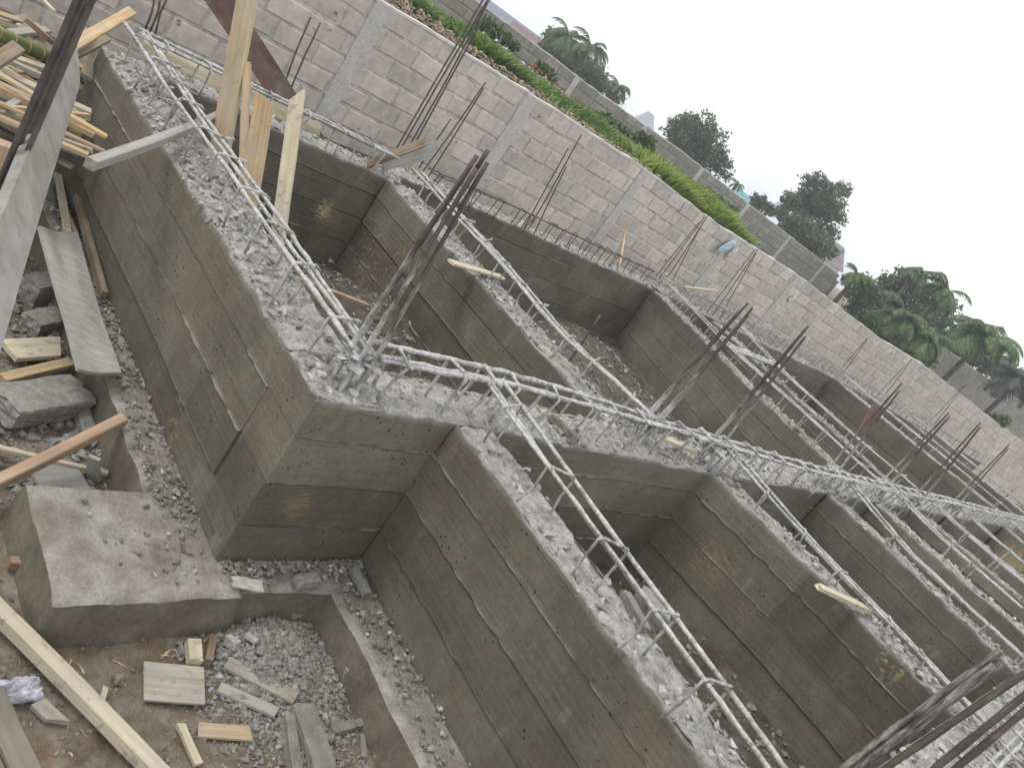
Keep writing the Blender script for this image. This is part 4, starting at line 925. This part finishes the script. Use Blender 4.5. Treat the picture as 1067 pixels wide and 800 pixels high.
for _ in range(2600):
    x, y = rnd.uniform(.6, 1.14), rnd.uniform(1.85, 3.6); pts.append((x, y, gz1(x, y)))
stones('rubble', 'damp broken bits between the lumps at the left edge', pts, .004, .03, M['stone_dark'], 2.4)
pts = []
for _ in range(12000):
    x, y = rnd.uniform(1.55, 6.), rnd.uniform(.1, 4.1)
    if 1.45 < y < 1.78: continue
    z = gz1(x, y); 
    if rnd.random() > (z+1.68)/.22+.35: continue
    pts.append((x, y, z))
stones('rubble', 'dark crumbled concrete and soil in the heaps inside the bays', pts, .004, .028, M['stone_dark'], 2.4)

mb = MB()
for _ in range(420):
    x, y = rnd.uniform(.7, 1.6), rnd.uniform(.85, 2.6)
    if .8 < x < 1.66 and y > 1.36 and not (x < 1.13 and y > 1.82): continue
    V, Fc = CH[rnd.randrange(len(CH))]; a = rnd.uniform(0, 6.28); l, w_ = rnd.uniform(.006, .028), rnd.uniform(.0015, .006); ca, sa = math.cos(a), math.sin(a)
    Q_ = V*np.array([l, w_, .0022]); Q_ = np.stack([Q_[:, 0]*ca-Q_[:, 1]*sa, Q_[:, 0]*sa+Q_[:, 1]*ca, Q_[:, 2]+Q_[:, 0]*rnd.uniform(-.15, .15)], 1)
    mb.add(Q_+np.array([x, y, gz1(x, y)+.003]), Fc)
tagit(mb.build('wood_chips', simple_noise_mat('wood_chips', [(.3, (.26, .18, .10)), (.7, (.52, .42, .28))], 20, .9, vary=.35)), 'small wood chips littering the soil at the lower left', 'litter', None, 'stuff')
pts = []
for _ in range(260):
    x, y = rnd.uniform(.7, 1.6), rnd.uniform(.85, 2.2)
    if .8 < x < 1.66 and y > 1.36 and not (x < 1.13 and y > 1.82): continue
    pts.append((x, y, gz1(x, y)+.002))
stones('rubble', 'larger dull lumps of old concrete dotted over the lower left soil', pts, .008, .030, M['slab'], 2.2)
# ---------------------------------------------------------------- vegetation
def grass_patch(name, label, n, fn, h0, h1, m, cat='grass'):
    mb = MB(); V = []; Fc = []
    for i in range(n):
        x, y, sc_ = fn(); z = gz1(x, y)-.01; h = rnd.uniform(h0, h1)*sc_; a = rnd.uniform(0, 6.28); w = .012+.022*rnd.random(); l = rnd.uniform(.2, 1.1)*h; b = rnd.uniform(0, 6.28)
        dx, dy = math.cos(a)*w, math.sin(a)*w; lx, ly = math.cos(b)*l, math.sin(b)*l
        k = len(V); V += [(x-dx, y-dy, z), (x+dx, y+dy, z), (x+dx*.8+lx*.4, y+dy*.8+ly*.4, z+h*.6), (x-dx*.8+lx*.4, y-dy*.8+ly*.4, z+h*.6), (x+lx, y+ly, z+h)]
        Fc += [(k, k+1, k+2, k+3), (k+3, k+2, k+4)]
    mb.add(V, Fc); o = mb.build(name, m); return tagit(o, label, cat, None, 'stuff')
def g1():
    while True:
        x = rnd.uniform(3.6, 7.4); y = 5.95+abs(rnd.gauss(0, .5)); k = float(vn(x*2.6, y*2.6, 2.))
        if k > .25+rnd.random()*.6: break
    return x, y, .35+.8*k
grass_patch('grass', 'bright green leafy weeds growing behind the near block wall', 17000, g1, .07, .22, M['grass'])
def g2():
    x = rnd.uniform(7.0, 9.9); y = 5.9+abs(rnd.gauss(0, .7)); return x, y, .45+.6*float(vn(x*2, y*2, 4.))
grass_patch('grass', 'yellow green tall grass between the two walls', 9000, g2, .16, .32, leaf_mat('tall_grass', (.13, .19, .03), (.23, .31, .07), (.33, .40, .13), .4))
def g3():
    x = rnd.uniform(10, 20); y = 8.9+abs(rnd.gauss(0, .6)); return x, y, .5+.5*float(vn(x, y, 4.))
grass_patch('grass', 'thin weeds along the foot of the weathered wall', 3500, g3, .05, .16, M['grass'])
pts = [(rnd.uniform(2.9, 7.), rnd.uniform(5.4, 5.95), -.25+rnd.uniform(-.02, .08)) for _ in range(2600)]
stones('rubble', 'brown and pale debris between the near wall and the weeds', pts, .006, .034, flat('brown_debris', (.30, .235, .18), .95, 8, .5), 2.6)
pts = []
for _ in range(700):
    t_ = rnd.random(); px, py = lerp(500, 610, t_)+rnd.gauss(0, 2), lerp(32, 116, t_)+rnd.gauss(0, 2); p = az_pt(px, py, 7.7)
    pts.append((p[0], 7.7+rnd.uniform(-.2, .2), -.42+rnd.uniform(0, max(.02, p[2]+.44)) ))
stones('rubble', 'white sand bags and pale rubble line behind the weeds', [p for p in pts if rnd.random() < .75], .010, .035, M['coping'], 1.6)
pts = []
for _ in range(420):
    t_ = rnd.random(); px, py = lerp(548, 625, t_)+rnd.gauss(0, 2), lerp(66, 126, t_)+rnd.gauss(0, 2); p = az_pt(px, py, 7.9)
    pts.append((p[0], 7.9+rnd.uniform(-.1, .1), -.42+rnd.uniform(0, max(.02, p[2]+.46))))
stones('rubble', 'orange red laterite lumps in the debris line', pts, .008, .028, M['brickred'], 1.6)

def leaves(mb, blobs, n, size, droop=0.):
    V, Fc = [], []
    tot = sum(b[3]*b[4] for b in blobs)
    for (cx, cy, cz, rx, rz_) in blobs:
        for _ in range(int(n*rx*rz_/tot)):
            d = np.array([rnd.gauss(0, 1) for _ in range(3)]); d /= np.linalg.norm(d); r = rnd.random()**.45
            p = np.array([cx, cy, cz])+d*np.array([rx, rx, rz_])*r*(1.1+.75*float(fbm(d[0]*1.7+cx*3, d[1]*1.7+cy, d[2]*1.7+cz, 3)))
            if vn(p[0]*2.6/rx, p[1]*2.6/rx, p[2]*2.6/rx) < .50: continue
            for _2 in range(3):
                q = p+np.array([rnd.gauss(0, size*.7) for _ in range(3)]); a = np.array([rnd.gauss(0, 1) for _ in range(3)]); a /= np.linalg.norm(a)
                b = np.cross(a, [rnd.gauss(0, 1) for _ in range(3)]); b /= np.linalg.norm(b); s = size*rnd.uniform(.6, 1.3); k = len(V)
                V += [q-a*s, q+b*s*.45, q+a*s, q-b*s*.45]; Fc.append((k, k+1, k+2, k+3))
    mb.add(V, Fc)
def tree(label, base, blobs, n=2500, size=.06, m='leaf', name='broadleaf_tree', cat='tree', trunk_r=.09, group=None):
    """blobs given relative to the base in layout units"""
    t = thing(name, label, cat, base, group); b = np.array(base, float)
    B_ = [(b[0]+x, b[1]+y, b[2]+z, r, rz_) for x, y, z, r, rz_ in blobs]
    mb = MB(); zc = min(q[2] for q in B_)-.2; fork = (b[0], b[1], max(b[2]+.3, lerp(b[2], zc, .7)))
    tube(mb, [b, fork], trunk_r, 8, .3, taper=.7)
    for (x, y, z, r, rz_) in B_:
        mid = ((fork[0]*.5+x*.5)+rnd.uniform(-.1, .1), (fork[1]+y)/2, (fork[2]+z)/2+.1)
        tube(mb, [fork, mid, (x, y, z)], trunk_r*.5, 6, .2, taper=.25)
        for _ in range(3):
            a = rnd.uniform(0, 6.28); tube(mb, [mid, (x+math.cos(a)*r*.8, y+math.sin(a)*r*.8, z+rnd.uniform(-.3, .7)*rz_)], trunk_r*.2, 5, .3, taper=.3)
    mb.build('trunk', M['bark'], t, smooth=True)
    mb = MB(); leaves(mb, B_, n, size); mb.build('crown', M[m], t)
    return t
ZG = -.42
def tb(px, py, R):   # base below a pixel at range R
    p = far(px, py, R); return (p[0], p[1], ZG), p[2]-ZG
def hb(px, py, rx, ry, R, base):
    """blob relative to base from a pixel centre and pixel radii"""
    p = far(px, py, R); k = R/F*1.05
    return (p[0]-base[0], p[1]-base[1], p[2]-base[2], rx*k, ry*k)
R_ = 30.
def ptree(label, bpx, blobs, R=R_, n=2600, size=.075, **kw):
    b, _ = tb(*bpx, R); tree(label, b, [hb(x, y, r, r2, R+rnd.uniform(-.6, .6), b) for x, y, r, r2 in blobs], n, size, **kw)
ptree('round dark broadleaf tree standing behind the middle of the weathered wall', (722, 178), [(725, 148, 24, 20), (708, 140, 16, 14), (742, 160, 18, 16), (728, 132, 17, 12), (752, 176, 13, 10)], n=5200)
ptree('open branched broadleaf tree left of the purple roofed house', (838, 250), [(858, 205, 16, 12), (842, 215, 18, 15), (848, 190, 10, 9), (878, 198, 8, 6), (868, 222, 14, 12), (828, 228, 14, 12), (822, 210, 8, 9), (862, 240, 13, 8)], n=4600)
ptree('dense low tree below the open branched one, half hiding the wall', (848, 262), [(838, 245, 18, 13), (855, 258, 14, 10), (825, 238, 10, 9)], R=27, n=2600)
ptree('long dark hedge of bushes behind the upper left of the weathered wall', (600, 70), [(585, 55, 18, 12), (605, 72, 18, 12), (622, 82, 14, 10), (640, 98, 10, 6), (575, 42, 10, 10)], n=4200, name='bush', cat='bushes')
ptree('small round bush on the skyline between the two bigger trees', (795, 215), [(791, 211, 8, 7), (800, 217, 7, 5), (812, 222, 6, 5)], n=900, name='bush', cat='bush')
ptree('tall broad tree in the middle of the right hand grove', (945, 325), [(925, 302, 14, 12), (945, 294, 12, 11), (965, 310, 16, 13), (955, 330, 16, 12), (985, 320, 8, 8), (940, 345, 12, 10)], R=26, n=4200)
ptree('dark tree at the left end of the right hand grove', (895, 320), [(895, 300, 13, 12), (905, 318, 14, 14), (892, 325, 10, 10), (915, 335, 13, 12)], R=25, n=4200)
ptree('rounded bushy tree under the rightmost drooping palm', (1020, 380), [(1015, 365, 20, 12), (1035, 378, 14, 10), (1000, 358, 16, 14), (985, 345, 16, 14)], R=28, n=4200)
ptree('low green bush at the foot of the grove just above the near wall', (940, 355), [(920, 348, 12, 9), (945, 360, 14, 9), (960, 372, 10, 7), (905, 335, 8, 7)], R=22, n=3000, m='leaf_l', name='bush', cat='bush')
ptree('small green bush between the two walls, left of the yellow grass', (648, 158), [(640, 142, 13, 10), (628, 132, 12, 9), (655, 152, 7, 6)], R=11.5, n=3800, size=.035, m='leaf_l', name='bush', cat='bush', trunk_r=.03)
ptree('round shrub against the weathered wall by the yellow grass', (672, 160), [(671, 148, 10, 7), (663, 150, 6, 5)], R=14, n=1800, size=.035, m='leaf_l', name='bush', cat='bush', trunk_r=.03)
ptree('leafy dark shrub at the foot of the weathered wall near the top edge', (522, 45), [(515, 35, 9, 6), (528, 47, 9, 7), (508, 30, 6, 5)], R=12, n=1500, size=.035, m='leaf_l', name='bush', cat='bush', trunk_r=.03)
ptree('second shrub along the weathered wall beside the orange lumps', (572, 85), [(572, 78, 7, 4), (565, 72, 5, 3)], R=12.5, n=700, size=.035, m='leaf_l', name='bush', cat='bush', trunk_r=.03)
ptree('tiny leafy weed showing over the near wall by the small rod', (1040, 450), [(1038, 436, 4, 4), (1046, 438, 5, 4), (1034, 434, 3, 3)], R=19.5, n=420, size=.035, m='leaf_l', name='weed', cat='plant', trunk_r=.012)
ptree('drooping clump of weeds at the right end of the yellow grass', (748, 230), [(745, 212, 9, 7), (760, 222, 7, 5), (735, 205, 8, 6)], R=14, n=2200, size=.04, m='leaf_l', name='weed', cat='plant', trunk_r=.015)
def palm(label, px, py, R, span, nf=16, m='palm', tr=.07, bpx=None):
    c = np.array(far(px, py, R)); base = (c[0]+rnd.uniform(-.2, .2), c[1], ZG); t = thing('palm_tree', label, 'palm tree', base)
    mb = MB(); tube(mb, [base, ((base[0]+c[0])/2, c[1], (base[2]+c[2])/2), tuple(c)], tr, 8, .2, taper=.7); mb.build('trunk', M['bark'], t, smooth=True)
    k = R/F; Ln = span*k; V, Fc = [], []
    for i in range(nf):
        a = i*2.399+rnd.uniform(-.2, .2); el = rnd.uniform(-.1, 1.1); L1 = Ln*rnd.uniform(.8, 1.1); hd = np.array([math.cos(a), math.sin(a), 0]); pts_ = []
        p = c.copy(); ns = 14; 
        for j in range(ns+1):
            pts_.append(p.copy()); th = el-(j/ns)**1.3*2.0; p = p+(hd*math.cos(th)+np.array([0, 0, math.sin(th)]))*L1/ns
        sd = np.array([-hd[1], hd[0], 0])
        for j in range(1, ns):
            tdir = pts_[j+1]-pts_[j]; tdir /= np.linalg.norm(tdir)
            lw = L1*.34*math.sin(math.pi*(j/ns)**.7)+.02
            for sgn in (-1, 1):
                for sub in (0, .33, .66):
                    q = pts_[j]+(pts_[j+1]-pts_[j])*sub; e = q+(sd*sgn*.8+tdir*.5+np.array([0, 0, -.35-.3*rnd.random()]))*lw*rnd.uniform(.8, 1.1); ww = tdir*L1*.018
                    n0 = len(V); V += [q-ww, q+ww, e]; Fc.append((n0, n0+1, n0+2))
        for j in range(ns):
            n0 = len(V); w_ = sd*L1*.008; V += [pts_[j]-w_, pts_[j]+w_, pts_[j+1]+w_, pts_[j+1]-w_]; Fc.append((n0, n0+1, n0+2, n0+3))
    mb = MB(); mb.add(V, Fc); mb.build('crown', M[m], t)
palm('feathery palm left of all trees on the skyline, tallest of its pair', 592, 40, 27, 32, 20)
palm('smaller palm leaning right beside the tallest left one', 615, 50, 27, 28, 18)
palm('short drooping palm at the lower end of the left hedge', 645, 92, 27, 20, 16)
palm('little dark palm at the right foot of the round dark tree', 768, 192, 29, 12, 12)
palm('curly palm crown at the top left of the right hand grove', 893, 288, 22, 22, 18)
palm('bright young palm in the middle of the grove, just above the near wall', 940, 332, 20, 36, 26, 'palm')
palm('light green low palm right in front of the bright young one', 966, 352, 20, 32, 24)
palm('slim palm sticking up highest out of the grove', 957, 284, 24, 20, 16)
palm('wide palm on the right shoulder of the grove', 985, 304, 22, 30, 22)
palm('large rightmost palm with long drooping fronds against the sky', 1026, 352, 21, 44, 26)
ptree('hazy bushy tree filling the skyline at the right edge', (1050, 420), [(1045, 388, 16, 10), (1062, 400, 16, 12), (1078, 412, 14, 12), (1035, 380, 12, 8)], R=36, n=3600)
palm('dusky grey green palm at the right edge', 1060, 398, 25, 34, 26, 'palm_dry')
palm('dull grey green palm in the gap beside the far wall', 985, 372, 27, 20, 14, 'palm_dry')
palm('second dusky palm partly cut by the right edge', 1080, 412, 34, 22, 16, 'palm_dry')

# ---------------------------------------------------------------- far buildings
def house(label, pxc, R, w, d, zt_, roofh, wall, roof, yaw, windows=3, hip=True, cat='house', floors=1):
    c = far(*pxc, R); t = thing('house', label, cat, (c[0], c[1], ZG-.3), None, (0, 0, yaw)); zb_ = 0.
    H = (zt_-(ZG-.3))*S; w, d, rh = w*S, d*S, roofh*S
    mb = MB(); box(mb, (0, 0, H/2), (w, d, H)); mb.build('wall', wall, t, local=True)
    mb = MB(); e = .12*w/2+.2; a = [(-w/2-e, -d/2-e, H-.15), (w/2+e, -d/2-e, H-.15), (w/2+e, d/2+e, H-.15), (-w/2-e, d/2+e, H-.15)]
    r = w*(.22 if hip else .5)+(0 if hip else e)
    a += [(-r, 0, H+rh), (r, 0, H+rh)]; a += [(x, y, H-.35) for x, y, _ in a[:4]]
    mb.add(a, [(0, 1, 5, 4), (1, 2, 5), (2, 3, 4, 5), (3, 0, 4), (6, 7, 1, 0), (7, 8, 2, 1), (8, 9, 3, 2), (9, 6, 0, 3), (9, 8, 7, 6)]); mb.build('roof', roof, t, local=True)
    for fl in range(floors):
        for k in range(windows):
            x = (k+.5)/windows*w-w/2; z = H-(1.6+2.9*fl)
            mb = MB(); box(mb, (x, -d/2-.03, z), (w/windows*.42, .12, 1.2)); f = mb.build('window', M['white'], t, local=True)
            mb = MB(); box(mb, (x, -d/2-.07, z), (w/windows*.34, .08, 1.0)); mb.build('pane', M['window'], f, local=True)
house('cream house with a purple brown hipped roof beyond the end of the weathered wall', (868, 262), 105, 3.6, 3.2, 1.75, 2.2, M['plaster'], M['roof_purple'], -.95, 2)
house('long slate blue building at the top of the photo, left of the red brown roof', (532, 14), 75, 6.2, 2.4, 1.15, .9, M['roof_blue'], M['roof_blue'], -.75, 3, False, 'building')
house('building with a dull red brown roof and pale gable beside the slate blue one', (556, 34), 70, 3.0, 2.0, .95, .8, M['plaster_g'], M['roof_red'], -.75, 2, False, 'building')
house('white building with a small grey pitched roof between the left palms and the round tree', (676, 122), 80, 1.6, 1.6, 1.5, 1.1, M['white'], M['roof_grey'], -.7, 1, True, 'building')
house('long white low building beside the small grey roof', (664, 116), 90, 2.0, 1.6, 1.1, .9, M['white'], M['white'], -.7, 2, False, 'building')
house('low building with a teal roof peeping over the weathered wall', (776, 203), 70, 1.6, 1.6, .8, .8, M['plaster_g'], M['roof_teal'], -.6, 1, False, 'building')

# ---------------------------------------------------------------- haze
mb = MB(); box(mb, (120, 110, 1.5), (420, 420, 8.5)); o = mb.build('haze', [])
hm = bpy.data.materials.new('haze_air'); hm.use_nodes = True; nt = hm.node_tree; nt.nodes.remove(nt.nodes['Principled BSDF'])
pv = nt.nodes.new('ShaderNodeVolumePrincipled'); pv.inputs['Color'].default_value = (.93, .95, 1, 1); pv.inputs['Density'].default_value = .0025; pv.inputs['Anisotropy'].default_value = .2
nt.links.new(pv.outputs[0], nt.nodes['Material Output'].inputs['Volume']); o.data.materials.append(hm); tagit(o, 'thin pale haze over the whole site', 'haze', None, 'stuff')

# ---------------------------------------------------------------- light
SUN_EL, SUN_AZ = math.radians(58), math.radians(-60)
w = bpy.data.worlds.new('World'); sc.world = w; w.use_nodes = True; nt = w.node_tree
bg = nt.nodes['Background']; sky = nt.nodes.new('ShaderNodeTexSky'); sky.sky_type = 'NISHITA'; sky.sun_disc = False
sky.sun_elevation = SUN_EL; sky.sun_rotation = SUN_AZ; sky.dust_density = 4; sky.air_density = 1.2
tc = nt.nodes.new('ShaderNodeTexCoord'); nz = nt.nodes.new('ShaderNodeTexNoise'); nz.inputs['Scale'].default_value = 1.6; nz.inputs['Detail'].default_value = 5
nt.links.new(tc.outputs['Generated'], nz.inputs['Vector'])
cr = nt.nodes.new('ShaderNodeValToRGB'); cr.color_ramp.elements[0].position = .40; cr.color_ramp.elements[0].color = (7.9, 8.25, 8.7, 1); cr.color_ramp.elements[1].position = .6; cr.color_ramp.elements[1].color = (12.4, 12.4, 12.4, 1)
nt.links.new(nz.outputs['Fac'], cr.inputs[0])
mx = nt.nodes.new('ShaderNodeMix'); mx.data_type = 'RGBA'; mx.inputs[0].default_value = .94
nt.links.new(sky.outputs[0], mx.inputs[6]); nt.links.new(cr.outputs[0], mx.inputs[7]); nt.links.new(mx.outputs[2], bg.inputs['Color']); bg.inputs['Strength'].default_value = .105
ld = bpy.data.lights.new('sun', 'SUN'); ld.energy = 1.1; ld.angle = math.radians(16); ld.color = (1, .97, .92); lo = bpy.data.objects.new('sun', ld); C.objects.link(lo)
sd = Vector((math.sin(SUN_AZ)*math.cos(SUN_EL), math.cos(SUN_AZ)*math.cos(SUN_EL), math.sin(SUN_EL)))
lo.rotation_euler = sd.to_track_quat('Z', 'Y').to_euler()
sc.view_settings.view_transform = 'Standard'; sc.view_settings.look = 'None'; sc.view_settings.exposure = .48; sc.view_settings.gamma = 1
sc.cycles.max_bounces = 6; sc.cycles.volume_bounces = 0; sc.cycles.use_denoising = True
